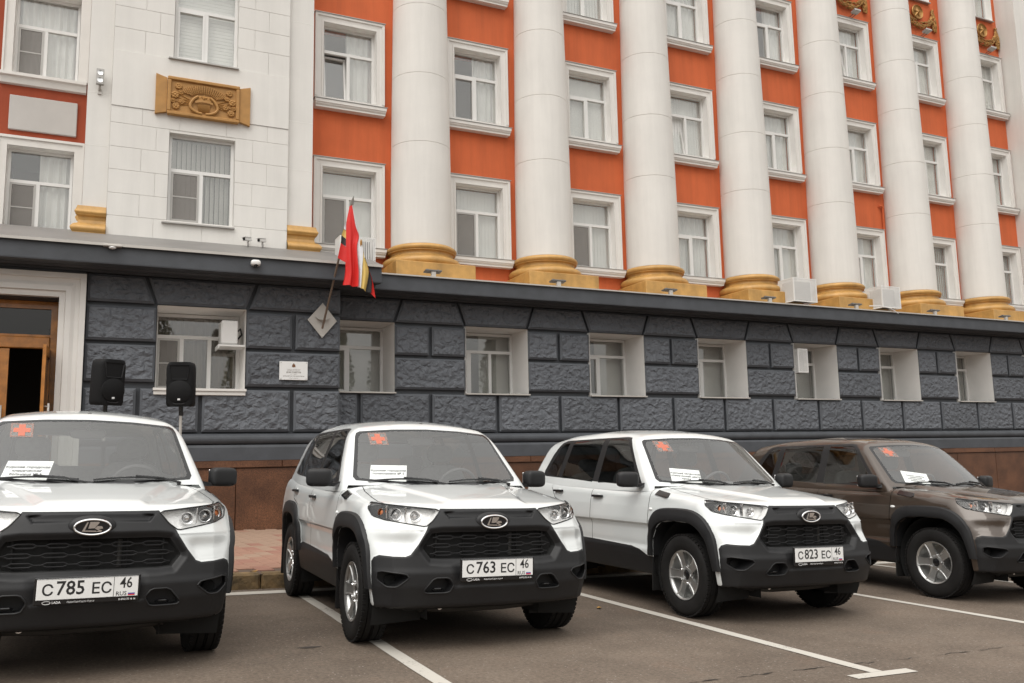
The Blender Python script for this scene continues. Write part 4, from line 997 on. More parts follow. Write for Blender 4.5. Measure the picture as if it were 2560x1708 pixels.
# ---------------------------------------------------------------- right part: upper storeys
YW, YT = 17.56, 17.50
FL = [(5.70, 7.395), (8.93, 10.62), (12.12, 13.785), (15.26, 16.9)]
UP = [(x-.58, x+.58, z0, z1) for x in XW for z0, z1 in FL]
wall_up = wall_with_holes('upper_wall', M_STUC, B, 3.3, XEND, YW, YW+.5, 4.9, 18.5, UP)
bl = ['blind', 'blind', 'blind', 'curtain', 'curtain', 'half', 'blind', 'blind', 'blind']
for i, x in enumerate(XW):
    for f, (z0, z1) in enumerate(FL):
        if f == 3 and i < 5: continue
        if f == 2 and i < 1: continue
        kind = [bl[i], ['half', 'half', 'blind', 'blind', 'curtain', 'curtain', 'curtain', 'curtain', 'curtain'][i], ['curtain']*5, ['curtain']*9][f] if f < 2 else ['curtain', 'half', 'blind', 'curtain', 'half', 'curtain', 'curtain', 'curtain', 'curtain'][i]
        if isinstance(kind, list): kind = 'curtain'
        wd = window(B, x, z0, z1, 1.16, YW+.115, .655, (.0,), kind, dark=(i >= 6 and f < 3), tilt=((i, f) in ((0, 1), (3, 1), (5, 2))), screen=(2 if f == 0 and i < 3 else False), namew='upper_window')
        mb = reveal(x-.58, x+.58, z0, z1, YT-.016, YW+.13); mb.build('window_reveal', M_REVEAL, wd)
        if f == 3:
            mb = MB(); mb.box(x-.62, x+.62, YW-.10, YW+.1, z0-.035, z0-.004); mb.build('window_sill', M_SHEET, wd)
            continue
        # moulded surround
        mb = MB(); to = z1+.19; o = .765
        for (p, q) in (((x-o, x-.58), None), ((x+.58, x+o), None)):
            s = 1 if p[0] < x else -1; xo = p[0] if s > 0 else p[1]; xi = p[1] if s > 0 else p[0]
            pr = [(xo, YW+.01), (xo, YT-.035), (xo+s*.055, YT-.035), (xo+s*.06, YT-.012), (xi-s*.045, YT-.004), (xi-s*.04, YT-.018), (xi-s*.001, YT-.018), (xi-s*.001, YW+.01)]
            mb.loft([[(a_, b_, z0) for a_, b_ in pr], [(a_, b_, z1+ (.189 if True else 0)-abs(a_-xo)) for a_, b_ in pr]], True, True, False)
        pr = [(YW+.01, to), (YT-.035, to), (YT-.035, to-.055), (YT-.012, to-.06), (YT-.004, z1+.045), (YT-.018, z1+.04), (YT-.018, z1+.001), (YW+.01, z1+.001)]
        mb.loft([[(x-o+(to-z_), y_, z_) for y_, z_ in pr], [(x+o-(to-z_), y_, z_) for y_, z_ in pr]], True, True, False)
        mb.build('window_surround', M_TRIM, wd)
        mb = MB(); mb.box(x-o-.02, x+o+.02, YT-.055, YW+.01, to+.002, to+.016); mb.build('surround_flashing', M_SHEET, wd)
        zs = z0-.105 if f else z0-.02
        pr = [(YW+.02, zs), (YT-.150, zs), (YT-.150, zs-.070), (YT-.132, zs-.078), (YT-.132, zs-.095), (YT-.118, zs-.115), (YT-.100, zs-.128), (YT-.100, zs-.165), (YW+.02, zs-.165)]
        mb = MB(); mb.loft([[(x-.78+max(0, zs-z_)*.15, y_, z_) for y_, z_ in pr], [(x+.78-max(0, zs-z_)*.15, y_, z_) for y_, z_ in pr]], True, True, False); mb.build('window_sill', M_TRIM, wd)
        mb = MB(); mb.add([(x-.80, YT-.165, zs+.004), (x+.80, YT-.165, zs+.004), (x+.80, YT+.10, zs+.035), (x-.80, YT+.10, zs+.035), (x-.80, YT-.165, zs+.012), (x+.80, YT-.165, zs+.012), (x+.80, YT+.10, zs+.045), (x-.80, YT+.10, zs+.045)], [(0, 3, 2, 1), (4, 5, 6, 7), (0, 1, 5, 4), (1, 2, 6, 5), (2, 3, 7, 6), (3, 0, 4, 7)]); mb.build('sill_flashing', M_SHEET, wd)
        if f:
            mb = MB(); mb.box(x-o, x+o, YT-.02, YW+.01, zs+.05, z0-.001); mb.build('apron', M_TRIM, wd)
# ---------------------------------------------------------------- giant columns
YC = 17.33
JT = [5.72, 7.95, 9.50, 11.10, 12.63, 14.24, 15.85, 17.45]
def rad(z): return .655-.125*max(0, (z-7.0)/9.0)**1.15
for i, x in enumerate(XC):
    mb = MB(); mb.cbox(x-.87, x+.87, 16.38, YW+.1, 4.90, 5.245, .012); col_o = mb.build('column', M_GOLD, B)
    pr = [(.80, 5.240)]
    for k in range(13): a = -math.pi/2+math.pi*k/12; pr.append((.775+.105*math.cos(a), 5.345+.100*math.sin(a)))
    pr += [(.765, 5.450), (.765, 5.468), (.735, 5.475), (.712, 5.50), (.706, 5.53), (.716, 5.56), (.735, 5.573), (.765, 5.578), (.765, 5.590)]
    for k in range(9): a = -math.pi/2+math.pi*k/8; pr.append((.735+.055*math.cos(a), 5.648+.055*math.sin(a)))
    pr += [(.735, 5.706), (.725, 5.718), (.70, 5.722)]
    mb = MB(); mb.lathe([(r_-.03, z_) for r_, z_ in pr], 56, 'z', (x, YC, 0)); mb.build('column_base', M_GOLD, col_o)
    for z0, z1 in zip(JT[:-1], JT[1:]):
        g = .007; p2 = [(rad(z0)-.013, z0), (rad(z0), z0+.011)]+[(rad(z0+(z1-z0)*k/5), z0+(z1-z0)*k/5) for k in range(1, 5)]+[(rad(z1), z1-.0005), (rad(z1)-.013, z1)]
        mb = MB(); mb.lathe(p2, 56, 'z', (x, YC, 0)); mb.build('drum', M_WCOL, col_o)
# white wing at the far right
mb = MB(); mb.box(26.38, XEND, 16.91, 17.6, 4.95, 18.5); mb.build('end_pilaster', M_WCOL, B)
# ---------------------------------------------------------------- left part: porch-like dark ground floor
XL0 = -7.0; LW = (.79, 2.29, 2.545, 4.0); DOOR = (-2.70, -.735, -1.0, 4.036)
base_l = wall_with_holes('porch_wall', M_DKWALL, B, XL0, 4.02, YL+.105, YL+1.0, -1.6, 4.56, [DOOR, LW])
def ls(p, bulge=0): return stone(base_l, p, YL+.115, YL)
ls([(.795, 4.015), (2.285, 4.015), (2.45, 4.49), (.63, 4.49)]); ls([(-.32, 4.015), (.745, 4.015), (.575, 4.49), (-.32, 4.49)]); ls([(2.345, 4.015), (4.02, 4.015), (4.02, 4.49), (2.51, 4.49)])
ls(rect(-.32, .785, 3.35, 3.955)); ls(rect(-.32, .785, 2.65, 3.29)); ls(rect(2.295, 3.12, 3.30, 3.955)); ls(rect(3.18, 4.02, 3.30, 3.955)); ls(rect(2.295, 4.02, 2.60, 3.24))
ls(rect(-.32, .50, 1.785, 2.54)); ls(rect(.56, 1.51, 1.785, 2.54)); ls(rect(1.57, 3.10, 1.785, 2.54)); ls(rect(3.16, 4.02, 1.785, 2.54))
for k in range(3): ls(rect(-6.9+k*1.0, -5.95+k*1.0, 2.65, 3.9)); ls(rect(-6.9+k*1.0, -5.95+k*1.0, 1.785, 2.54))
ls([(-6.9, 4.47), (-.33, 4.47), (-.33, 4.495), (-6.9, 4.495)])
# return wall of the porch towards the right part is the wall's own end face
extr_x(torus_prof(YL+.02, Z_BS+.04, Z_TT-.01), -.33, 4.08, 'base_torus', M_DKWALL, B)
extr_x([(YL+.06, Z_GT+.003), (YL-.07, Z_GT+.003), (YL-.07, Z_BS-.01), (YL-.05, Z_BS+.035), (YL+.06, Z_BS+.036)], -.33, 4.09, 'base_course', M_DKWALL, B)
pl_l = extr_x([(YL+.05, -1.6), (YL-.04, -1.6), (YL-.04, Z_GT-.02), (YL+.05, Z_GT-.02)], -.33, 4.06, 'plinth_backing', M_GRAN, B)
for a, b in ((-.33, .58), (.58, 2.16), (2.16, 3.74), (3.74, 4.10)): stone(pl_l, rect(a+.003, b-.003, -1.5, 1.145), YL-.041, YL-.075, .004, M_GRAN, 'granite_panel')
for a, b in ((-.33, 1.4), (1.4, 2.95), (2.95, 4.12)): stone(pl_l, rect(a+.002, b-.002, 1.155, Z_GT+.01), YL-.041, YL-.115, .006, M_GRAN, 'granite_coping')
extr_x([(y-.59, z-.0) for y, z in corn], XL0, 4.64, 'cornice', M_DKWALL, B)
mb = MB(); mb.box(4.021, 4.64, YL+.05, YG+.05, 4.52, 4.845); mb.build('cornice_return', M_DKWALL, B)
pr = [(15.395, 4.838), (15.395, 4.868), (16.97, 5.425), (18.75, 5.88), (18.75, 5.80), (16.97, 5.35), (15.44, 4.85), (15.44, 4.838)]
extr_x(pr, XL0, 4.64, 'porch_roof', M_ROOF, B)
extr_x([(15.388, 4.825), (15.388, 4.872), (15.394, 4.872), (15.394, 4.825)], XL0, 4.65, 'drip_edge', M_FLASH, B)
mb = reveal(*LW, YL-.004, YL+.93)
wl = window(B, 1.54, 2.56, 3.985, 1.49, YL+.80, .70, (-.185, .14), 'beige', screen=3, dark=True, namew='porch_window'); mb.build('window_reveal', M_REVEAL, wl)
mb = MB(); mb.box(.76, 2.31, YL-.06, YL+.8, 2.505, 2.548); mb.cbox(.77, 2.30, YL-.035, YL+.05, 2.43, 2.504, .008); mb.build('window_sill', M_TRIM, wl)
# portal
dr = empty('entrance_portal'); dr.parent = B
mb = MB(); xo, zo = -.335, 4.445; pp = [(0, -.02), (0, -.095), (.085, -.095), (.10, -.055), (.16, -.045), (.22, -.075), (.30, -.075), (.315, -.03), (.40, -.02), (.40, .45), (.32, .45)]
mb.loft([[(xo-d_, YL+y_, z_) for d_, y_ in pp] for z_ in (-.6, )]+[[(xo-d_, YL+y_, zo-d_) for d_, y_ in pp]]+[[(-2.70-.4+d_, YL+y_, zo-d_) for d_, y_ in pp]]+[[(-2.70-.4+d_, YL+y_, -.6) for d_, y_ in pp]], True, True, False)
mb.build('portal_frame', M_TRIM, dr)
yd = YL+.46
mb = MB(); mb.box(-.86, -.735, yd, yd+.10, -.5, 4.03); mb.box(-2.70, -2.58, yd, yd+.10, -.5, 4.03); mb.box(-2.58, -.86, yd, yd+.10, 3.90, 4.03); mb.cbox(-2.58, -.86, yd-.03, yd+.10, 3.22, 3.42, .015); mb.box(-2.58, -.86, yd+.02, yd+.08, 3.42, 3.46); mb.build('door_frame', M_WOOD, dr)
mb = MB(); mb.box(-2.58, -.86, yd+.04, yd+.05, 3.46, 3.90); mb.build('transom_pane', M_DGLASS, dr)
for (x0, x1, rot) in ((-.0, -.80, 88), (0, 1.13, -4)):
    # two leaves; the right one stands open outward
    hx = -.865 if rot == 88 else -2.575; lf = empty('door_leaf', (hx, yd+.03, 0), (0, 0, R_(rot))); lf.parent = dr
    s = 1 if x1 > 0 else -1; xa, xb = min(x0, x1), max(x0, x1); mb = MB()
    mb.box(xa, xa+.13, -.025, .025, -.3, 3.20); mb.box(xb-.13, xb, -.025, .025, -.3, 3.20); mb.box(xa+.13, xb-.13, -.025, .025, 3.04, 3.20); mb.box(xa+.13, xb-.13, -.025, .025, -.3, .6); mb.build('leaf_frame', M_WOOD, lf)
    mb = MB(); mb.box(xa+.13, xb-.13, -.006, .006, .6, 3.04); mb.build('leaf_pane', M_DGLASS, lf)
    xe = x1-s*.065; mb = MB(); mb.tube([(xe, -.09, 1.2), (xe, -.09, 2.25)], .017, 8); mb.tube([(xe, -.02, 2.2), (xe, -.09, 2.2)], .010, 6); mb.tube([(xe, -.02, 1.3), (xe, -.09, 1.3)], .010, 6); mb.build('pull_handle', M_FLASH, lf)
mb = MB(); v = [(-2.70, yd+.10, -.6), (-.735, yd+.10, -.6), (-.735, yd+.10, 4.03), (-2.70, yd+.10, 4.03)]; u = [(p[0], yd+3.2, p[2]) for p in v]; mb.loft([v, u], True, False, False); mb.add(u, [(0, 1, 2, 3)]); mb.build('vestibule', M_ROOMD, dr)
# ---------------------------------------------------------------- left part: white block above
YB = 16.85
WB = [(.93, 2.12, 5.71, 7.455), (.955, 2.13, 8.93, 10.75)]
blk = wall_with_holes('white_wall', M_WWALL, B, -.085, 3.135, YB+.012, YB+.5, 5.2, 13.5, WB)
rows = [5.20, 5.745, 6.17, 6.615, 7.05, 7.505, 7.83, 8.915, 9.37, 9.80, 10.24, 10.68, 11.12, 11.56, 12.0, 12.5, 13.0]
for k, (z0, z1) in enumerate(zip(rows[:-1], rows[1:])):
    yf = YB+(.0 if z0 > 7.8 else .002); segs = []
    win = [h for h in WB if h[2] < (z0+z1)/2 < h[3]+.02]; st = k % 2
    if k == 6: xsA = [(-.085, 3.135)]
    elif win: a, b = win[0][0], win[0][1]; xsA = [(-.085, (.45 if st else .70)), ((.45 if st else .70), a), (b, (2.72 if st else 2.45)), ((2.72 if st else 2.45), 3.135)]
    else: cs = [-.085, .45, 1.10, 1.95, 2.72, 3.135] if st else [-.085, .70, 1.55, 2.45, 3.135]; xsA = list(zip(cs[:-1], cs[1:]))
    for a, b in xsA:
        e = .0024; mb = MB(); mb.cbox(a+(e if a > -.08 else 0), b-(e if b < 3.13 else 0), yf-(.012 if k == 6 else 0), YB+.016, z0+e, z1-e, .003); mb.build('wall_panel', M_WWALL, blk)
for (a, b, c, d), kd in zip(WB, ('blind', 'roller')):
    wd = window(B, (a+b)/2, c+.01, d-.005, b-a-.01, YB+.13, .60, (-.0,), kd, screen=(3 if kd == 'blind' else False), dark=(kd == 'blind'), namew='upper_window', slat=.5)
    mb = reveal(a, b, c, d, YB+.003, YB+.2); mb.build('window_reveal', M_WWALL, wd)
    mb = MB(); mb.box(a-.09, b+.02, YB-.06, YB+.14, c-.03, c-.006); mb.build('window_sill', M_SHEET, wd)
for x0, x1 in ((-.49, -.088), (3.138, 3.64)):
    mb = MB(); mb.box(x0, x1, YB+.10, 18.7 if x0 < 0 else 17.6, 5.3, 13.5); pz = mb.build('pilaster', M_WWALL, B)
    mb = MB()
    for z in (7.05, 8.06, 10.2): mb.box(x0-.001, x1+.001, YB+.098, YB+.30, z, z+.006)
    mb.build('pilaster_joint', M_REVEAL, pz)
    pr = [(0, 5.36), (.14, 5.36)]+[(.14+.035*math.sin(math.pi*k/8), 5.38+.13*k/8) for k in range(9)]+[(.12, 5.53), (.06, 5.56), (.045, 5.62), (.055, 5.68), (.09, 5.70), (.10, 5.715)]+[(.095+.02*math.sin(math.pi*k/6), 5.72+.08*k/6) for k in range(7)]+[(.085, 5.83), (.07, 5.88), (.0, 5.88)]
    mb = MB(); mb.loft([[(x0-(o_ if x0 < 0 else -.001), YB+.10-o_, z_) for o_, z_ in pr], [(x1+(o_ if x0 > 0 else -.001), YB+.10-o_, z_) for o_, z_ in pr], [(x1+(o_ if x0 > 0 else -.001), YB+.45, z_) for o_, z_ in pr], [(x0-(o_ if x0 < 0 else -.001), YB+.45, z_) for o_, z_ in pr]], True, False, False); mb.build('pilaster_base', M_GOLD, pz)
# ---------------------------------------------------------------- far left: red wall
YR = 18.62; RWn = [(-1.87, -.72, 5.70, 7.41), (-1.87, -.72, 8.86, 10.62)]
wall_with_holes('red_wall', M_RED2, B, -7.0, -.4, YR, YR+.4, 5.4, 13.5, RWn)
for (a, b, c, d), kd in zip(RWn, ('half', 'curtain')):
    x = (a+b)/2; wd = window(B, x, c+.005, d-.005, b-a-.01, YR+.14, .62, (-.03,), kd, screen=3, dark=True, namew='upper_window')
    mb = reveal(a, b, c, d, YR-.066, YR+.2); mb.build('window_reveal', M_REVEAL, wd)
    mb = MB(); mb.box(a-.145, a-.001, YR-.07, YR+.02, c, d+.14); mb.box(b+.001, b+.145, YR-.07, YR+.02, c, d+.14); mb.box(a-.001, b+.001, YR-.068, YR+.02, d+.001, d+.14); mb.box(a-.18, a-.145, YR-.10, YR+.02, c, d+.19); mb.box(b+.145, b+.18, YR-.10, YR+.02, c, d+.19); mb.box(a-.145, b+.145, YR-.10, YR+.02, d+.14, d+.19); mb.build('window_surround', M_TRIM, wd)
    if c > 8: mb = MB(); pr = [(YR+.02, c), (YR-.15, c), (YR-.15, c-.06), (YR-.10, c-.08), (YR-.07, c-.20), (YR+.02, c-.22)]; mb.loft([[(a-.20, y_, z_) for y_, z_ in pr], [(b+.16, y_, z_) for y_, z_ in pr]], True, True, False); mb.build('window_sill', M_TRIM, wd)
mb = MB(); mb.cbox(-1.88, -.70, YR-.05, YR+.02, 7.735, 8.43, .012); mb.build('spandrel_panel', mat('grey_panel_paint', (.50, .475, .45), .75, var=.04, vscale=2), B)
# set every child of the building relative to the building's own origin (at 0,0,0)
# ================================================================== street
def asphalt_mat():
    m, t, b = nodes_mat('asphalt'); L = t.links; tc = N(t, 'ShaderNodeTexCoord')
    n1 = N(t, 'ShaderNodeTexNoise', Scale=38.0, Detail=8.0, Roughness=.85); n2 = N(t, 'ShaderNodeTexNoise', Scale=.55, Detail=5.0, Roughness=.6); n3 = N(t, 'ShaderNodeTexVoronoi', Scale=48.0)
    for q in (n1, n2, n3): L.new(tc.outputs['Object'], q.inputs['Vector'])
    cr = N(t, 'ShaderNodeValToRGB'); e = cr.color_ramp.elements; e[0].position = .32; e[0].color = (.075, .060, .047, 1); e[1].position = .72; e[1].color = (.275, .224, .180, 1)
    L.new(n1.outputs['Fac'], cr.inputs[0])
    c2 = N(t, 'ShaderNodeValToRGB'); c2.color_ramp.elements[0].position = .3; c2.color_ramp.elements[0].color = (.64, .62, .61, 1); c2.color_ramp.elements[1].position = .7; c2.color_ramp.elements[1].color = (1.18, 1.15, 1.12, 1)
    L.new(n2.outputs['Fac'], c2.inputs[0]); mx = N(t, 'ShaderNodeMix'); mx.data_type = 'RGBA'; mx.blend_type = 'MULTIPLY'; mx.inputs[0].default_value = 1
    L.new(cr.outputs[0], mx.inputs[6]); L.new(c2.outputs[0], mx.inputs[7])
    # darker drips and tyre marks, reddish patches
    n5 = N(t, 'ShaderNodeTexNoise', Scale=1.7, Detail=7.0, Roughness=.7); mp5 = N(t, 'ShaderNodeMapping'); mp5.inputs['Scale'].default_value = (1.0, .85, 1); L.new(tc.outputs['Object'], mp5.inputs[0]); L.new(mp5.outputs[0], n5.inputs['Vector'])
    c5 = N(t, 'ShaderNodeValToRGB'); c5.color_ramp.elements[0].position = .32; c5.color_ramp.elements[0].color = (.78, .75, .73, 1); c5.color_ramp.elements[1].position = .56; c5.color_ramp.elements[1].color = (1, 1, 1, 1); e5 = c5.color_ramp.elements.new(.74); e5.color = (1.12, 1.0, .95, 1)
    L.new(n5.outputs['Fac'], c5.inputs[0]); mx5 = N(t, 'ShaderNodeMix'); mx5.data_type = 'RGBA'; mx5.blend_type = 'MULTIPLY'; mx5.inputs[0].default_value = .8; L.new(mx.outputs[2], mx5.inputs[6]); L.new(c5.outputs[0], mx5.inputs[7]); mx = mx5
    # pale and reddish chippings
    lt = N(t, 'ShaderNodeMath', operation='GREATER_THAN'); lt.inputs[1].default_value = .90; sc = N(t, 'ShaderNodeSeparateColor'); L.new(n3.outputs['Color'], sc.inputs[0]); L.new(sc.outputs[0], lt.inputs[0])
    d2 = N(t, 'ShaderNodeMath', operation='LESS_THAN'); d2.inputs[1].default_value = .28; L.new(n3.outputs['Distance'], d2.inputs[0]); an = N(t, 'ShaderNodeMath', operation='MULTIPLY'); L.new(lt.outputs[0], an.inputs[0]); L.new(d2.outputs[0], an.inputs[1])
    m2 = N(t, 'ShaderNodeMix'); m2.data_type = 'RGBA'; L.new(an.outputs[0], m2.inputs[0]); L.new(mx.outputs[2], m2.inputs[6]); c3 = N(t, 'ShaderNodeValToRGB'); c3.color_ramp.elements[0].color = (.20, .15, .12, 1); c3.color_ramp.elements[1].color = (.30, .27, .24, 1)
    L.new(sc.outputs[1], c3.inputs[0]); L.new(c3.outputs[0], m2.inputs[7]); L.new(m2.outputs[2], b.inputs['Base Color'])
    bp = N(t, 'ShaderNodeBump', Strength=.6, Distance=.006); L.new(n1.outputs['Fac'], bp.inputs['Height']); L.new(bp.outputs[0], b.inputs['Normal']); b.inputs['Roughness'].default_value = .82; b.inputs['Specular IOR Level'].default_value = .3
    return m
M_ASPH = asphalt_mat()
def worn_paint():
    m, t, b = nodes_mat('worn_road_paint'); L = t.links; tc = N(t, 'ShaderNodeTexCoord'); n = N(t, 'ShaderNodeTexNoise', Scale=38.0, Detail=6.0, Roughness=.75); n2 = N(t, 'ShaderNodeTexNoise', Scale=2.5, Detail=3.0)
    for q in (n, n2): L.new(tc.outputs['Object'], q.inputs['Vector'])
    ad = N(t, 'ShaderNodeMath', operation='MULTIPLY_ADD'); L.new(n2.outputs['Fac'], ad.inputs[0]); ad.inputs[1].default_value = .55; L.new(n.outputs['Fac'], ad.inputs[2])
    cr = N(t, 'ShaderNodeValToRGB'); e = cr.color_ramp.elements; e[0].position = .56; e[0].color = (.12, .105, .092, 1); e[1].position = .66; e[1].color = (.50, .47, .42, 1)
    L.new(ad.outputs[0], cr.inputs[0]); L.new(cr.outputs[0], b.inputs['Base Color']); b.inputs['Roughness'].default_value = .75; return m
M_LINE = worn_paint()
M_CRACK = mat('asphalt_crack', (.055, .045, .038), .95, var=.3, vscale=30)
M_STAIN = film_mat('oil_film', (.028, .024, .021), .30)
TILT = (0, math.atan(SLOPE), 0)
road = MB(); road.add([(-90, -90, 0), (90, -90, 0), (90, 90, 0), (-90, 90, 0)], [(0, 1, 2, 3)]); road = road.build('road', M_ASPH, None, rot=TILT); tag(road, kind='structure')
def flat(name, poly, z, m, parent):
    mb = MB(); mb.add([(x, y, z) for x, y in poly], [tuple(range(len(poly)))]); return mb.build(name, m, parent)
def line_poly(x0, x1, y0, y1, n=24, j=.0035):
    L_ = [(x0+random.uniform(-j, j), y0+(y1-y0)*k/n) for k in range(n+1)]; R2 = [(x1+random.uniform(-j, j), y0+(y1-y0)*k/n) for k in range(n+1)]; return L_+R2[::-1]
for i, x in enumerate((-3.32, -.75, 1.82, 4.385, 7.02, 9.57, 12.15)):
    flat('parking_line', line_poly(x-.05, x+.05, 4.09, 8.895), .004, M_LINE, road); flat('parking_line_end', rect(x-.25, x+.25, 3.995, 4.088), .004, M_LINE, road)
flat('edge_line', [(-12, 8.90), (16, 8.90), (16, 9.10), (-12, 9.10)], .004, M_LINE, road)
rr = random.Random(5)
for s0 in range(14):                                        # an old seam, broken and crumbling
    x0 = 2.6+s0*.42; n = rr.randint(6, 14); pts = []
    for k in range(n+1): x = x0+.03+(.40*rr.uniform(.75, 1.0))*k/n; pts.append((x, 4.31+.010*math.sin(x*2.1)+rr.uniform(-.016, .016), (.0015+rr.random()*.0065)*math.sin(math.pi*(k+.3)/(n+.6))))
    flat('asphalt_seam', [(x, y-w) for x, y, w in pts]+[(x, y+w) for x, y, w in reversed(pts)], .003, M_CRACK, road)
mb = MB(); mb.add([(1.34+.075*math.cos(a)*(1+.3*math.sin(3*a)), 6.15+.028*math.sin(a), .0035) for a in np.linspace(0, 2*math.pi, 18)[:-1]], [tuple(range(17))]); mb.build('oil_stain', M_CRACK, road)
# pavement with kerb
M_PAVE = mat('paver_bed', (.11, .075, .055), .9)
pave = MB(); pave.add([(-60, 9.30, .145), (60, 9.30, .145), (60, 18, .145), (-60, 18, .145)], [(0, 1, 2, 3)]); pave = pave.build('pavement', M_PAVE, None, rot=TILT); tag(pave, kind='structure')
M_KERB = mat('tan_granite_kerb', (.255, .165, .075), .8, var=.4, vscale=7, bump=.7, bscale=22, bdist=.02, detail=8, col2=(.075, .055, .030))
for k in range(34):
    x0 = -12.48+k*1.0; mb = MB(); mb.cbox(x0+.006, x0+.994, 9.285+rr.uniform(-.006, .006), 9.45, -.1, .157+rr.uniform(-.004, .004), .022); mb.build('kerbstone', M_KERB, pave)
PV = [mat('red_paver', (.30, .165, .115), .85, var=.10, vscale=6, bump=.3, bscale=90, bdist=.004), mat('tan_paver', (.31, .205, .145), .85, var=.10, vscale=6, bump=.3, bscale=90, bdist=.004), mat('pink_paver', (.28, .140, .100), .85, var=.10, vscale=6, bump=.3, bscale=90, bdist=.004)]
pl_, pw_ = .40, .185; pm_ = MB().cbox(-pl_/2+.003, pl_/2-.003, -pw_/2+.003, pw_/2-.003, -.03, 0, .004).mesh('paver')
ca, sa = math.cos(R_(86)), math.sin(R_(86)); cnt = 0
ang = R_(93)
ux, uy = math.cos(ang), math.sin(ang); vx, vy = -uy, ux
for i in range(-45, 46):
    for j in range(-60, 61):
        a = (i+(.5 if j % 2 else 0))*pl_; b = j*pw_; x = 2.2+a*ux+b*vx; y = 12.6+a*uy+b*vy
        if not (.85 < x < 4.15 and 9.65 < y < 15.85) or cnt >= 300: continue
        z = gz(x)
        # only where the gap between the cars lets the street see it
        if not (.120*y-.30 < x < .205*y+.25): continue
        o = link('paver', pm_, None, pave, (x, y, .158+rr.uniform(-.001, .001)), (0, 0, ang)); cnt += 1
        c = PV[0] if rr.random() < .55 else (PV[2] if rr.random() < .6 else PV[1])
        if y > 12.4 and x > 1.6 and rr.random() < .8: c = PV[1]
        if len(pm_.materials) == 0: pm_.materials.append(PV[0])
        o.material_slots[0].link = 'OBJECT'; o.material_slots[0].material = c
print('pavers', cnt)
# fallen leaves
M_LEAF = mat('dry_leaf', (.36, .20, .05), .8, var=.3, vscale=30)
def leaf(x, y, z, a, s, label):
    mb = MB(); mb.add([(s*math.cos(t)*(1 if abs(math.sin(t)) < .9 else .8), .55*s*math.sin(t), .006*math.cos(2*t)) for t in np.linspace(0, 2*math.pi, 9)[:-1]], [tuple(range(8))])
    o = mb.build('fallen_leaf', M_LEAF, None, (x, y, gz(x, z)), (0, math.atan(SLOPE), a)); tag(o, label, 'leaf')
leaf(1.47, 9.42, .167, .6, .05, 'small yellow fallen leaf on the tan kerb between the left two cars')
leaf(4.08, 6.90, .012, 1.2, .04, 'small brown fallen leaf on asphalt left of the third car')
# ================================================================== things on the facade
# ---- flag
FLAG_COL = {'red': (.62, .022, .018), 'white': (.70, .70, .72), 'yellow': (.72, .50, .14), 'black': (.020, .019, .020)}
MF = {k: mat(k+'_flag_cloth', v, .55, var=.05, vscale=9, bump=.12, bscale=14, bdist=.02, spec=.4) for k, v in FLAG_COL.items()}
M_POLE = mat('brown_flag_pole', (.185, .135, .10), .5, .3)
fl = empty('flag', (3.645, 15.95, 3.70), label='red, white, yellow and black striped flag hanging from slanted wall pole', cat='flag')
FO = Vector((3.645, 15.95, 3.70))
def fpt(x, z, dy=0.0):
    # the pole leans out from the wall; the cloth hangs in its plane
    yy = 15.95-1.27*max(0, (z-3.70))/(5.93-3.70)*.0-1.20; return Vector((x, yy+dy, z))-FO
tip = Vector((3.904, 14.72, 5.93)); base_p = Vector((3.645, 15.95, 3.70)); dirp = (tip-base_p).normalized()
mb = MB(); mb.tube([Vector((0, 0, 0)), tip-dirp*.16-FO], .020, 10); mb.build('pole', M_POLE, fl)
mb = MB(); mb.loft([[tuple(tip-dirp*.16-FO+q) for q in [Vector((.03*math.cos(a), 0, .03*math.sin(a))) for a in np.linspace(0, 2*math.pi, 9)[:-1]]], [tuple(tip-dirp*.10-FO+Vector((.028*math.cos(a), .01*math.sin(a), 0))) for a in np.linspace(0, 2*math.pi, 9)[:-1]], [tuple(tip-FO+Vector((.003*math.cos(a), .003*math.sin(a), 0))) for a in np.linspace(0, 2*math.pi, 9)[:-1]]], True, True, True); mb.build('spear_tip', M_SHEET, fl)
CUR = dict(redL=[[3.845,5.751],[3.792,5.464],[3.786,5.212],[3.788,4.989],[3.782,4.725],[3.774,4.517],[3.737,4.315]],
 rw=[[3.877,5.755],[3.938,5.38],[3.997,5.204],[3.964,5.005],[3.975,4.755],[3.99,4.534],[3.984,4.277]],
 wy=[[3.878,5.752],[3.952,5.375],[4.008,5.191],[4.072,4.916],[4.059,4.678],[4.046,4.482],[4.029,4.259]],
 yb=[[3.880,5.748],[3.959,5.368],[4.015,5.177],[4.093,4.904],[4.178,4.687],[4.199,4.521],[4.144,4.215]],
 br=[[3.881,5.746],[3.961,5.366],[4.019,5.171],[4.096,4.897],[4.192,4.632],[4.256,4.428],[4.249,4.198]],
 rR=[[3.882,5.745],[3.963,5.365],[4.022,5.167],[4.1,4.891],[4.199,4.619],[4.27,4.401],[4.319,4.10]])
def cloth(A, Bc, name, m, ph, amp, folds, y0, y1):
    A, Bc = resample(A, 28), resample(Bc, 28); g = []
    for k, (p, q) in enumerate(zip(A, Bc)):
        row = []; n = 14
        for i in range(n+1):
            t = i/n; x = p[0]+(q[0]-p[0])*t; z = p[1]+(q[1]-p[1])*t; v = k/28
            row.append(tuple(fpt(x, z, y0+(y1-y0)*t+amp*v*math.sin(ph+folds*math.pi*t+1.3*v+.8*math.sin(5*v)))))
        g.append(row)
    mb = MB(); mb.grid(g); mb.build(name, m, fl)
cloth(CUR['redL'], CUR['rw'], 'red_stripe', MF['red'], .4, .050, 3.2, .02, -.03)
cloth(CUR['rw'], CUR['wy'], 'white_stripe', MF['white'], 1.0, .02, 1.2, -.03, -.055)
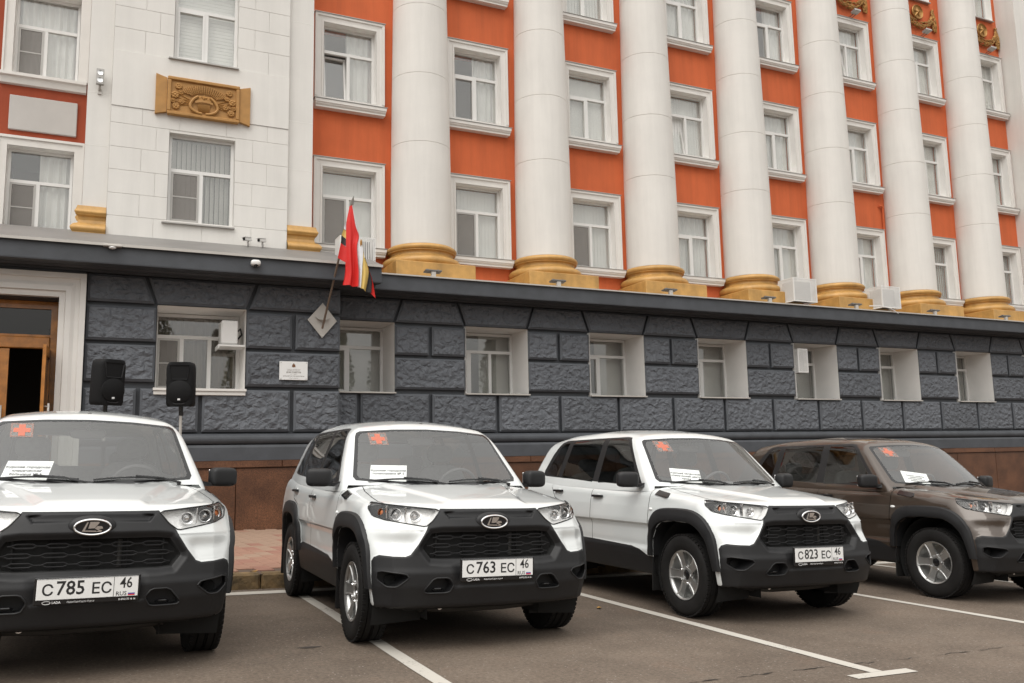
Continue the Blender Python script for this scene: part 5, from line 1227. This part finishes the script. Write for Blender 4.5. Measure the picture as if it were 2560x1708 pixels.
cloth(CUR['wy'], CUR['yb'], 'yellow_stripe', MF['yellow'], 1.8, .035, 1.8, -.055, .0)
cloth(CUR['yb'], CUR['br'], 'black_stripe', MF['black'], .5, .02, 1.2, .0, .05)
cloth(CUR['br'], CUR['rR'], 'red_stripe', MF['red'], .5, .02, 1.2, .05, .03)
for nm, pl, m in (('white_stripe', [(3.80, 5.47), (3.778, 5.435), (3.748, 5.33), (3.80, 5.30)], 'white'), ('yellow_stripe', [(3.748, 5.33), (3.711, 5.212), (3.80, 5.149), (3.80, 5.30)], 'yellow'), ('black_stripe', [(3.711, 5.212), (3.698, 5.071), (3.80, 5.010), (3.80, 5.149)], 'black'), ('red_stripe', [(3.698, 5.071), (3.645, 4.797), (3.80, 4.715), (3.80, 5.010)], 'red')):
    mb = MB(); mb.grid([[tuple(fpt(pl[0][0]+(pl[3][0]-pl[0][0])*t, pl[0][1]+(pl[3][1]-pl[0][1])*t, .05+.02*math.sin(3*t))) for t in np.linspace(0, 1, 6)], [tuple(fpt(pl[1][0]+(pl[2][0]-pl[1][0])*t, pl[1][1]+(pl[2][1]-pl[1][1])*t, .05+.02*math.sin(3*t+.5))) for t in np.linspace(0, 1, 6)]]); mb.build(nm, MF[m], fl)
mb = MB(); mb.ellipsoid(tuple(fpt(4.035, 5.07, -.055)), (.022, .004, .07), 10, 8); mb.build('flag_emblem', M_GOLDD, fl)
# bracket
br = empty('flag_bracket', (3.66, YL, 3.53), label='pale diamond shaped metal plate holding the flag pole on dark wall', cat='bracket')
mb = MB(); mb.prism([(0, 0), (.274, .33), (.006, .665), (-.274, .335)], -.055, -.030, 'y'); mb.build('plate', M_FLASH, br)
mb = MB(); mb.loft([[(.13*math.cos(a)+.0, -.056-.11*math.sin(a)*t, .40-.10*(math.sin(a))*.8+.0*t) for a in np.linspace(0, math.pi, 13)] for t in (0, 1)], False, False, True); mb.build('gusset', M_FLASH, br)
for x, z in ((.006, .63), (.24, .335), (-.24, .335), (0, .03)): mb = MB(); mb.lathe([(.009, 0), (.008, -.008), (.001, -.010)], 8, 'y', (x, -.056, z)); mb.build('screw', M_SHEET, br)
# ---- plaque
pq = empty('wall_plaque', (3.143, YL, 2.90), label='white plaque with brown emblem and small lettering on dark stone wall', cat='plaque')
mb = MB(); mb.cbox(-.256, .256, -.045, -.020, -.171, .171, .004); mb.build('board', M_PLATE, pq)
for x in (-.23, .23):
    for z in (-.148, .148): mb = MB(); mb.lathe([(.008, 0), (.007, -.006), (.001, -.008)], 8, 'y', (x, -.046, z)); mb.build('screw', M_SHEET, pq)
M_BR = mat('brown_print', (.17, .075, .03), .6); M_GR = mat('grey_print', (.22, .20, .18), .7)
mb = MB(); mb.prism([(-.033, .062), (-.02, .07), (.0, .058), (.02, .07), (.033, .062), (.028, .10), (.025, .115), (.010, .118), (.010, .128), (0, .140), (-.010, .128), (-.010, .118), (-.025, .115), (-.028, .10)], -.0470, -.0455, 'y'); mb.build('emblem', M_BR, pq)
for txt, sz, z, b_ in (('Памятник архитектуры', .022, .022, 0), ('регионального значения', .020, 0.0, 0), ('ДОМ СОВЕТОВ', .036, -.032, .0012), ('1939 - 1948 гг.', .022, -.066, 0), ('ОХРАНЯЕТСЯ ГОСУДАРСТВОМ', .025, -.102, .0005), ('Курская область', .020, -.137, 0)):
    text_y(txt, sz, 0, -.0455, z, bold=b_).build('lettering', M_GR, pq)
# ---- ochre relief panel
rp = empty('relief_panel', (1.517, YB-.012, 8.15), label='ochre relief panel with sheaf and star between white wall windows', cat='relief')
mb = MB(); mb.cbox(-.645, .645, -.055, .02, -.37, .37, .01); mb.build('field', M_OCHRE, rp)
mb = MB()
for a in ((-.655, .655, .31, .375), (-.655, .655, -.375, -.31)): mb.cbox(a[0], a[1], -.10, -.04, a[2], a[3], .012)
for a in ((-.655, -.59), (.59, .655)): mb.cbox(a[0], a[1], -.10, -.04, -.31, .31, .012)
mb.build('frame', M_OCHRE, rp)
for s in (-1, 1):
    mb = MB(); q = [(s*.66, -.33), (s*.86, -.385), (s*.86, .40), (s*.66, .34)]; mb.prism(q, -.06, .02, 'y'); mb.build('side_scroll', M_OCHRE, rp)
ro = random.Random(11); mb = MB()
for r_ in range(9):
    R0 = .16+r_*.017; n = 16+r_
    for k in range(n):
        a = math.pi*(.13+.74*(k+.5*(r_ % 2))/n); sq = 1.55; x, z = R0*sq*math.cos(a), -.02+R0*.95*math.sin(a)
        M = Matrix.Translation((x, -.075-.012*math.sin(math.pi*r_/8), z)) @ Matrix.Rotation(-(a-math.pi/2)+ro.uniform(-.3, .3), 4, 'Y'); mb.ellipsoid((0, 0, 0), (.012, .016, .022), 6, 5, M)
mb.build('sheaf_heads', M_OCHRE, rp)
for s in (-1, 1):
    mb = MB(); mb.loft([[(s*(.02+.24*math.sin(t)*(1 if t < 2.6 else 1.0)), -.06-d_, -.16-.13*math.cos(t)+(.05 if t > 2.2 else 0)) for d_ in (0, .05)] for t in np.linspace(.15, 2.9, 18)], False, False, True)
    pts_ = [(s*(.02+.23*math.sin(t)), -.09, -.15-.14*math.cos(t)+.08*max(0, t-1.9)) for t in np.linspace(.05, 2.75, 20)]; mb = MB(); mb.tube(pts_, .026, 8); mb.build('ribbon_loop', M_OCHRE, rp)
    for k in range(6):
        mb = MB(); x, z = s*(.12+.045*k), -.05-.035*k; 
    for k, (x, z, r_) in enumerate(((.46, .20, .07), (.52, .02, .075), (.40, -.10, .06), (.50, -.20, .07), (.42, .08, .055), (.55, -.10, .05))):
        mb = MB()
        for q in range(9): a = 2*math.pi*q/9; mb.ellipsoid((s*x+r_*.62*math.cos(a), -.068-ro.random()*.012, z+r_*.62*math.sin(a)), (r_*.42, .022, r_*.30), 8, 5)
        mb.ellipsoid((s*x, -.075, z), (r_*.4, .03, r_*.4), 8, 6); mb.build('flower', M_OCHRE, rp)
    for k in range(4):
        mb = MB(); a = R_(20+12*k); mb.loft([[(s*(.26+.0*k), -.062, -.02-.03*k), (s*(.26), -.080, -.035-.03*k), (s*.26, -.062, -.05-.03*k)], [(s*(.55), -.060, .10-.10*k), (s*.55, -.066, .095-.10*k), (s*.55, -.060, .09-.10*k)]], True, True, False); mb.build('leaf_blade', M_OCHRE, rp)
mb = MB()
for k in range(15): x = -.14+.02*k; mb.tube([(x*.6, -.07, -.25), (x, -.082, .06)], .009, 6)
mb.build('sheaf_stalks', M_OCHRE, rp)
mb = MB(); st = []
for k in range(10): a = math.pi/2+math.pi*k/5; r_ = .075 if k % 2 == 0 else .030; st.append((r_*math.cos(a), .02+r_*math.sin(a)))
for k in range(10): p, q = st[k], st[(k+1) % 10]; mb.add([(p[0], -.095, p[1]), (q[0], -.095, q[1]), (0, -.125, .02)], [(0, 1, 2)])
mb.build('star', M_OCHRE, rp)
mb = MB(); mb.loft([[(x, -.10-.015*math.cos(x*9), -.075+.03*math.cos(x*9)+d_) for d_ in (-.022, .022)] for x in np.linspace(-.16, .16, 13)], False, False, True); mb.build('scroll', M_OCHRE, rp)
M_GREYSTEEL2 = mat('grey_lamp_metal', (.16, .155, .15), .45, .5)
# ---- air conditioners with louvred boxes
def louvre_box(x0, x1, y0, y1, z0, z1, label, group=None):
    r = empty('air_conditioner', ((x0+x1)/2, (y0+y1)/2, z0), label=label, cat='air conditioner', group=group)
    w, d, h_ = (x1-x0)/2, (y1-y0)/2, z1-z0; mb = MB(); f = .022
    for sx in (-1, 1):
        for sy in (-1, 1): mb.box(min(sx*w, sx*(w-f)), max(sx*w, sx*(w-f)), min(sy*d, sy*(d-f)), max(sy*d, sy*(d-f)), 0, h_)
    for z in (0, h_-f):
        for sy in (-1, 1): mb.box(-w+f, w-f, min(sy*d, sy*(d-f)), max(sy*d, sy*(d-f)), z, z+f)
        for sx in (-1, 1): mb.box(min(sx*w, sx*(w-f)), max(sx*w, sx*(w-f)), -d+f, d-f, z, z+f)
    mb.build('cage', M_PVC, r); n = max(4, int(2*w/.036)); mb = MB()
    for k in range(n): x = -w+f+(2*w-2*f)*(k+.5)/n; mb.box(x-.0085, x+.0085, -d+.002, -d+.012, f, h_-f)
    o = mb.build('front_louvre', M_PVC, r); o['kind'] = 'stuff'
    n = max(3, int(2*d/.036))
    for sx in (-1, 1):
        mb = MB()
        for k in range(n): y = -d+f+(2*d-2*f)*(k+.5)/n; mb.box(min(sx*(w-.012), sx*(w-.002)), max(sx*(w-.012), sx*(w-.002)), y-.0085, y+.0085, f, h_-f)
        o = mb.build('side_louvre', M_PVC, r); o['kind'] = 'stuff'
    mb = MB(); mb.cbox(-w*.8, w*.8, -d*.55, d*.8, .03, h_*.9, .02); mb.build('condenser', M_GREYSTEEL2, r); return r
louvre_box(15.37, 16.13, 16.06, 16.60, 4.955, 5.55, 'white louvred air conditioner box on ledge right of fourth gold column base')
louvre_box(18.40, 19.08, 16.06, 16.60, 4.965, 5.548, 'white louvred air conditioner box on ledge right of fifth gold column base')
louvre_box(24.95, 25.62, 16.06, 16.60, 4.965, 5.548, 'white louvred air conditioner box at the right edge past the last gold column base')
louvre_box(4.03, 4.74, 16.20, 16.60, 5.01, 5.59, 'white louvred air conditioner box behind the flag')
louvre_box(15.86, 16.19, 16.58, 16.95, 3.24, 3.85, 'small white louvred box high in fifth ground floor window of right part')
ac = empty('split_air_conditioner', (2.03, YL+.28, 3.36), label='white split air conditioner on shelf in upper corner of porch window', cat='air conditioner')
mb = MB(); mb.cbox(-.16, .13, -.20, .22, .01, .44, .02); mb.build('case', M_PVC, ac); mb = MB(); mb.box(-.21, .25, -.24, .26, -.04, -.005); mb.box(-.21, -.19, -.24, .26, -.075, -.04); mb.build('shelf', M_PVC, ac)
mb = MB(); mb.tube([(.13, .0, .25), (.20, .02, .32), (.23, .05, .22), (.15, .05, .12)], .018, 8); mb.build('hoses', M_GLOSSB, ac)
mb = MB()
for k in range(8): mb.box(-.163, -.160, -.15+k*.04, -.13+k*.04, .06, .38)
mb.build('side_vents', M_BLIND2, ac)
# ---- floodlights on the ledge
def ledge_lamp(x, i):
    r = empty('ledge_floodlight', (x, 16.10, 4.865), label='grey flat floodlight on ledge before %s gold column base from the left' % ('first second third fourth fifth sixth seventh'.split()[i]), cat='floodlight', group='floodlights along the cornice ledge')
    mb = MB(); mb.box(-.045, .045, -.03, .03, .0, .115); mb.build('post', M_FLASH, r); mb = MB(); mb.cbox(-.175, .175, -.06, .10, .116, .150, .008, Matrix.Rotation(R_(-8), 4, 'X')); mb.cbox(-.15, -.10, -.02, .03, .150, .165, .003); mb.cbox(.08, .12, -.02, .03, .150, .165, .003); mb.build('lamp_head', M_GREYSTEEL2, r)
for i, x in enumerate((5.91, 8.77, 11.69, 14.62, 17.49, 20.40, 23.32)): ledge_lamp(x, i)
# ---- garlands and their lamps
WORDS = {5: 'sixth', 6: 'seventh', 7: 'eighth'}
def garland(i):
    x = XW[i]+.05; r = empty('garland_ornament', (x, YW, 14.80), label='gold garland with star disc above third storey window of the %s bay' % WORDS[i], cat='ornament', group='gold garlands high on the orange wall')
    g = random.Random(20+i)
    mb = MB(); mb.lathe([(.17, 0), (.235, -.03), (.245, -.065), (.225, -.085), (.205, -.060), (.19, -.05), (.001, -.05)], 28, 'y', (-.03, 0, .03)); mb.build('disc', M_GOLDD, r)
    mb = MB()
    for k in range(10):
        a = math.pi/2+math.pi*k/5; b_ = math.pi/2+math.pi*(k+1)/5; ra, rb = (.18, .075) if k % 2 == 0 else (.075, .18)
        mb.add([(-.03+ra*math.cos(a), -.052, .03+ra*math.sin(a)), (-.03+rb*math.cos(b_), -.052, .03+rb*math.sin(b_)), (-.03, -.11, .03)], [(0, 1, 2)])
    mb.build('star', M_GOLDD, r)
    mb = MB()
    for k in range(60):
        t = k/59; a = math.pi*(1+t); cx, cz = .62*math.cos(a), .13+.55*math.sin(a)*.98; rr_ = .05+.075*math.sin(math.pi*t)
        for q in range(5):
            b_ = g.uniform(0, 2*math.pi); M = Matrix.Translation((cx+rr_*.7*math.cos(b_)*.7, -.06-rr_*.55*abs(math.sin(b_*1.3)), cz+rr_*.75*math.sin(b_))) @ Matrix.Rotation(g.uniform(-.5, .5)-a, 4, 'Y'); mb.ellipsoid((0, 0, 0), (.020, .020, .048), 6, 5, M)
    mb.build('swag', M_GOLDD, r)
    for s in (-1, 1):
        mb = MB()
        for k in range(26):
            t = k/25; cz = .14-.62*t; rr_ = .04+.075*math.sin(math.pi*min(1, t*1.0)*.85)
            for q in range(4): b_ = g.uniform(0, 2*math.pi); M = Matrix.Translation((s*(.66+.03*t)+rr_*.75*math.cos(b_), -.05-rr_*.5*abs(math.sin(b_)), cz)); mb.ellipsoid((0, 0, 0), (.022, .020, .045), 6, 5, M)
        mb.lathe([(.03, 0), (.05, .03), (.045, .07), (.02, .09)], 10, 'z', (s*.66, -.05, .17)); mb.build('tassel', M_GOLDD, r)
    l = empty('facade_floodlight', (x+.05, YW-.02, 14.02), label='small grey floodlight on bracket under gold garland of the %s bay' % WORDS[i], cat='floodlight', group='floodlights under the gold garlands')
    mb = MB(); mb.tube([(-.05, 0, .0), (-.05, -.20, .03)], .012, 6); mb.tube([(.05, 0, .0), (.05, -.20, .03)], .012, 6); mb.build('bracket', M_GREYSTEEL2, l)
    mb = MB(); mb.cbox(-.12, .12, -.36, -.18, .0, .07, .01, Matrix.Rotation(R_(-12), 4, 'X')); mb.build('lamp_head', M_SHEET, l)
for i in (5, 6, 7): garland(i)
# ---- lamp on the left pilaster, cameras, small lamps
tl = empty('twin_spotlight', (-.29, YB+.10, 8.03), label='grey twin spotlight on white pilaster left of the relief panel', cat='spotlight')
mb = MB(); mb.box(-.03, .03, -.03, 0, 0, .10); mb.tube([(0, -.02, .06), (0, -.10, .16)], .02, 8); mb.build('mount', M_FLASH, tl); mb = MB(); mb.cbox(-.065, .065, -.16, -.08, .14, .44, .008); mb.build('body', M_SHEET, tl)
for z in (.22, .36): mb = MB(); mb.lathe([(.048, -.16), (.048, -.168), (.035, -.164), (.001, -.162)], 16, 'y', (0, 0, z)); mb.build('lens', M_LAMPSILVER, tl)
for x, w in ((2.36, 'left'), (2.63, 'right')):
    r = empty('security_camera', (x, YB, 5.40), label='%s one of two white security cameras on white wall above porch roof' % w, cat='camera', group='pair of security cameras')
    mb = MB(); mb.tube([(.03, -.02, -.04), (.03, -.10, -.03), (.02, -.14, .03)], .022, 8); mb.build('arm', M_PVC, r); mb = MB(); M = Matrix.Translation((0, -.2, .06)) @ Matrix.Rotation(R_(-35), 4, 'Z') @ Matrix.Rotation(R_(12), 4, 'X'); mb.cbox(-.04, .04, -.14, .12, -.035, .035, .012, M); mb.cbox(-.046, .046, -.17, .10, .036, .046, .003, M); mb.build('housing', M_PVC, r); mb = MB(); mb.lathe([(.028, -.141), (.024, -.145), (.001, -.143)], 12, 'y', M=M); mb.build('lens', M_GLOSSB, r)
r = empty('dome_camera', (2.33, 15.43, 4.72), label='white rounded camera under the porch cornice near the flag', cat='camera'); mb = MB(); sellip(mb, (0, -.05, .0), (.085, .07, .055), 3); mb.build('housing', M_PVC, r); mb = MB(); mb.ellipsoid((0, -.075, -.035), (.045, .04, .035)); mb.build('lens', M_GLOSSB, r)
r = empty('cornice_lamp', (.035, 15.42, 4.80), label='small flat white lamp under the porch roof edge', cat='lamp'); mb = MB(); mb.cbox(-.14, .14, -.07, .03, .012, .045, .008); mb.build('plate', M_FLASH, r); mb = MB(); mb.ellipsoid((0, -.03, .0), (.06, .04, .03)); mb.build('lens', M_LAMPGREY, r)
tag(MB().tube([(20.9-3.0, 16.05, 4.97), (18.2, 15.98, 4.98), (18.55, 15.95, 4.93), (18.8, 15.93, 4.80)], .012, 6).build('loose_cable', M_PVC, None), 'loose white cable drooping over the ledge before a gold column base', 'cable')
tag(MB().tube([(17.02+3.35, 17.53, 7.35), (20.36, 17.50, 8.25), (20.34, 17.50, 8.31), (20.22, 17.50, 8.31)], .03, 8).build('wall_pipe', M_STUC, None), 'thin orange pipe on orange wall beside the sixth column', 'pipe')
# ---- loudspeakers on stands
def speaker(x, y, zb, rz, label, slabel):
    st = empty('speaker_stand', (x, y, gz(x, .158)), label=slabel, cat='stand', group='speaker stands on the pavement')
    h_ = zb-gz(x, .158); mb = MB(); mb.tube([(0, 0, .25), (0, 0, h_-.02)], .019, 12); mb.build('pole', M_FLASH, st); mb = MB(); mb.tube([(0, 0, .65), (0, 0, 1.32)], .024, 12); mb.lathe([(.026, 1.30), (.04, 1.31), (.04, 1.37), (.026, 1.38)], 12, 'z'); mb.build('collar', M_GLOSSB, st)
    for k in range(3):
        a = 2*math.pi*k/3+.4; mb = MB(); c, s = math.cos(a), math.sin(a); mb.tube([(.03*c, .03*s, .78), (.58*c, .58*s, .02)], .014, 8); mb.tube([(.03*c, .03*s, .30), (.32*c, .32*s, .385)], .010, 6); mb.build('leg', M_FLASH, st)
    r = empty('loudspeaker', (x, y, zb), (R_(4), 0, rz), label=label, cat='loudspeaker', group='loudspeakers on stands')
    w, d, H = .175, .16, .585
    def ring(z, k): return [(sx*w*k*(.96 if sy > 0 else 1), -d if sy < 0 else d*.9, z) for sx, sy in ((-1, -1), (1, -1), (1, 1), (-1, 1))]
    def ro_(z, k): # rounded plan
        out = []
        for q in range(28):
            a = 2*math.pi*q/28; e = .38; c, s = math.cos(a), math.sin(a); out.append((w*k*(1 if s < 0 else .86+.14*(1-s))*math.copysign(abs(c)**e, c), d*math.copysign(abs(s)**e, s), z))
        return out
    mb = MB(); mb.loft([ro_(0, .84), ro_(.012, .93), ro_(.05, 1), ro_(H-.085, 1), ro_(H-.045, .965), ro_(H-.015, .88), ro_(H, .74)], True, True, True); mb.build('cabinet', M_SPK, r)
    mb = MB(); o = [(-.10, .355), (.10, .355), (.125, .54), (-.125, .54)]; i_ = [(-.05, .42), (.05, .42), (.05, .49), (-.05, .49)]
    mb.loft([[(a*1.04, -d+.004, b) for a, b in o], [(a, -d-.010, b) for a, b in o], [(a, -d+.08, b) for a, b in i_]], True, False, False); mb.add([(a, -d+.08, b) for a, b in i_], [(0, 1, 2, 3)]); mb.build('horn', M_PLAST, r)
    mb = MB(); mb.lathe([(.150, .02), (.150, -.006), (.144, -.010), (.001, -.013)], 32, 'y', (0, -d, .195)); mb.build('grille', M_SPK, r)
    mb = MB(); mb.box(-.016, .016, -d-.018, -d-.011, .085, .108); mb.build('badge', M_WINK, r)
    mb = MB(); mb.tube([(-.07, -d-.012, .045), (-.04, -d-.02, .035), (.04, -d-.02, .035), (.07, -d-.012, .045)], .006, 6); mb.build('handle_lip', M_PLAST, r)
    mb = MB(); mb.tube([(0, .0, -.12), (0, .0, .0)], .028, 12); mb.build('pole_socket', M_GLOSSB, r)
M_SPK = mat('speaker_black', (.006, .006, .0065), .7, spec=.25, bump=.15, bscale=300, bdist=.002)
speaker(.025, 12.2, 1.99, R_(28), 'black loudspeaker on stand next to the white portal frame', 'silver tripod stand under the loudspeaker next to the white portal')
speaker(.93, 12.2, 1.98, R_(-14), 'black loudspeaker on stand in front of the porch window', 'silver tripod stand under the loudspeaker before the porch window')

# ---- poplars on the far side of the street, behind the viewer; the glass reflects them
M_POPL = mat('poplar_leaves', (.055, .075, .028), .7, var=.35, vscale=3)
M_BARK = mat('poplar_bark', (.10, .085, .065), .9, var=.3, vscale=8, bump=.5, bscale=20)
pr_ = random.Random(4); tmb = MB(); tmb.tube([(0, 0, -.3), (.1, 0, 3), (.05, .1, 8), (0, 0, 14)], .2, 8, radii=[.32, .25, .16, .04])
for k in range(14): a = pr_.uniform(0, 6.28); z = 2+k*.75; tmb.tube([(.05, 0, z), (.5*math.cos(a), .5*math.sin(a), z+1.3), (.75*math.cos(a), .75*math.sin(a), z+2.6)], .05, 5, radii=[.06, .04, .015])
crown = []
for k in range(4200):
    z = 1.6+14.2*pr_.random()**.9; R0 = 1.55*math.sin(math.pi*min(1, max(0, (z-1.2)/15.2))**.75)**.8+.12; a = pr_.uniform(0, 6.28); r_ = R0*(pr_.random()**.45)*(.75+.25*math.sin(3*a+z*1.3)); c = Vector((r_*math.cos(a), r_*math.sin(a), z)); s = pr_.uniform(.10, .22)
    u = Vector((pr_.gauss(0, 1), pr_.gauss(0, 1), pr_.gauss(0, 1))).normalized(); v = u.orthogonal().normalized(); crown += [tuple(c-u*s), tuple(c+v*s*.7), tuple(c+u*s), tuple(c-v*s*.7)]
cf = [(4*k, 4*k+1, 4*k+2, 4*k+3) for k in range(4200)]; belt = MB(); wood = MB()
for k in range(13):
    x = -42+k*6.6+pr_.uniform(-1.4, 1.4); y = -36+pr_.uniform(-3, 3); s = pr_.uniform(.8, 1.25); M = Matrix.Translation((x, y, gz(x))) @ Matrix.Rotation(pr_.uniform(0, 6.28), 4, 'Z') @ Matrix.Scale(s, 4)
    belt.add(crown, cf, False, M); wood.add(tmb.v, tmb.f, True, M)
nb = len(belt.f); belt.add(wood.v, wood.f, True); me = belt.mesh('poplar_belt', fix=False); me.materials.append(M_POPL); me.materials.append(M_BARK)
me.polygons.foreach_set('material_index', [0]*nb+[1]*(len(belt.f)-nb)); tag(link('poplar_belt', me), 'row of tall poplars across the street, seen only as reflections in the glass', kind='stuff')
# ================================================================== place the cars
car0, wpt = make_car()
CARS = [(-.09, 6.33, 3.0, 0.0, ('С', '785', 'ЕС', '46'), M_WHITE, 'white off-road car at the left edge with number plate С785ЕС', ['Курская городская', 'клиническая', 'больница № 3'], -.40, 0),
        (2.47, 6.25, -1.0, .03, ('С', '763', 'ЕС', '46'), M_WHITE, 'white off-road car with number plate С763ЕС and a wheel on the parking line', ['Курская городская', 'поликлиника № 5'], -.45, 0),
        (5.35, 6.25, 0.0, .03, ('С', '823', 'ЕС', '46'), M_WHITE, 'white off-road car with number plate С823ЕС next to the brown car', ['Курский областной', 'клинический центр', 'крови'], -.43, -6),
        (8.40, 6.25, 0.0, .03, None, M_BROWN, 'dark brown off-road car at the right edge of the row', ['Курская городская', 'клиническая', 'больница скорой', 'медицинской', 'помощи'], -.43, -10)]
trees = [car0]+[copy_tree(car0) for _ in CARS[1:]]
for r, (x, y, a, pz, let, pm, lab, txt, px, pr_) in zip(trees, CARS):
    r.location = (x, y, gz(x)); r.rotation_euler = (0, math.atan(SLOPE), R_(a)); tag(r, lab, 'car', 'off-road cars parked in a row')
    pf = [c for c in r.children if c.name.split('.')[0] == 'number_plate'][0]; pf.location.z = pz
    if let: plate_text(r, let)
    if pm != M_WHITE: paint_car(r, pm)
    # sheet of paper behind the windscreen
    p0 = wpt(px, 1.125, -.022); n = grad(f_cab, np.array([[px, surf_ws(px, 1.19), 1.19]]))[0]; n = Vector(n/np.linalg.norm(n)); up = Vector((0, 0, 1)); up = (up-n*up.dot(n)).normalized(); xr = up.cross(n).normalized()
    if xr.x < 0: xr = -xr
    Mloc = Matrix(((xr.x, up.x, n.x, p0.x), (xr.y, up.y, n.y, p0.y), (xr.z, up.z, n.z, p0.z), (0, 0, 0, 1))) @ Matrix.Rotation(R_(pr_), 4, 'Z')
    bpy.context.view_layer.update()
    sh = empty('paper_sheet'); sh.matrix_world = Matrix.LocRotScale(r.location, r.rotation_euler, None) @ Mloc
    tag(sh, {0: 'white printed sheet behind windscreen of the leftmost white car', 1: 'upright white printed sheet behind windscreen of the second car from the left', 2: 'tilted white printed sheet behind windscreen of the white car next to the brown one', 3: 'white printed sheet behind windscreen of the brown car'}[CARS.index((x, y, a, pz, let, pm, lab, txt, px, pr_))], 'paper', 'printed sheets behind the windscreens')
    mb = MB(); mb.grid([[(u, v, .0) for u in np.linspace(-.145, .145, 7)] for v in np.linspace(0, .20, 4)]); mb.build('sheet', M_PAPER, sh)
    for k, t_ in enumerate(txt):
        text_mb(t_, .030 if len(txt) < 4 else .022, Matrix.Translation((0, .135-(.036 if len(txt) < 4 else .027)*k, .003)), 'CENTER', .0003, .0006).build('printed_line', M_INK, sh, fix=False)
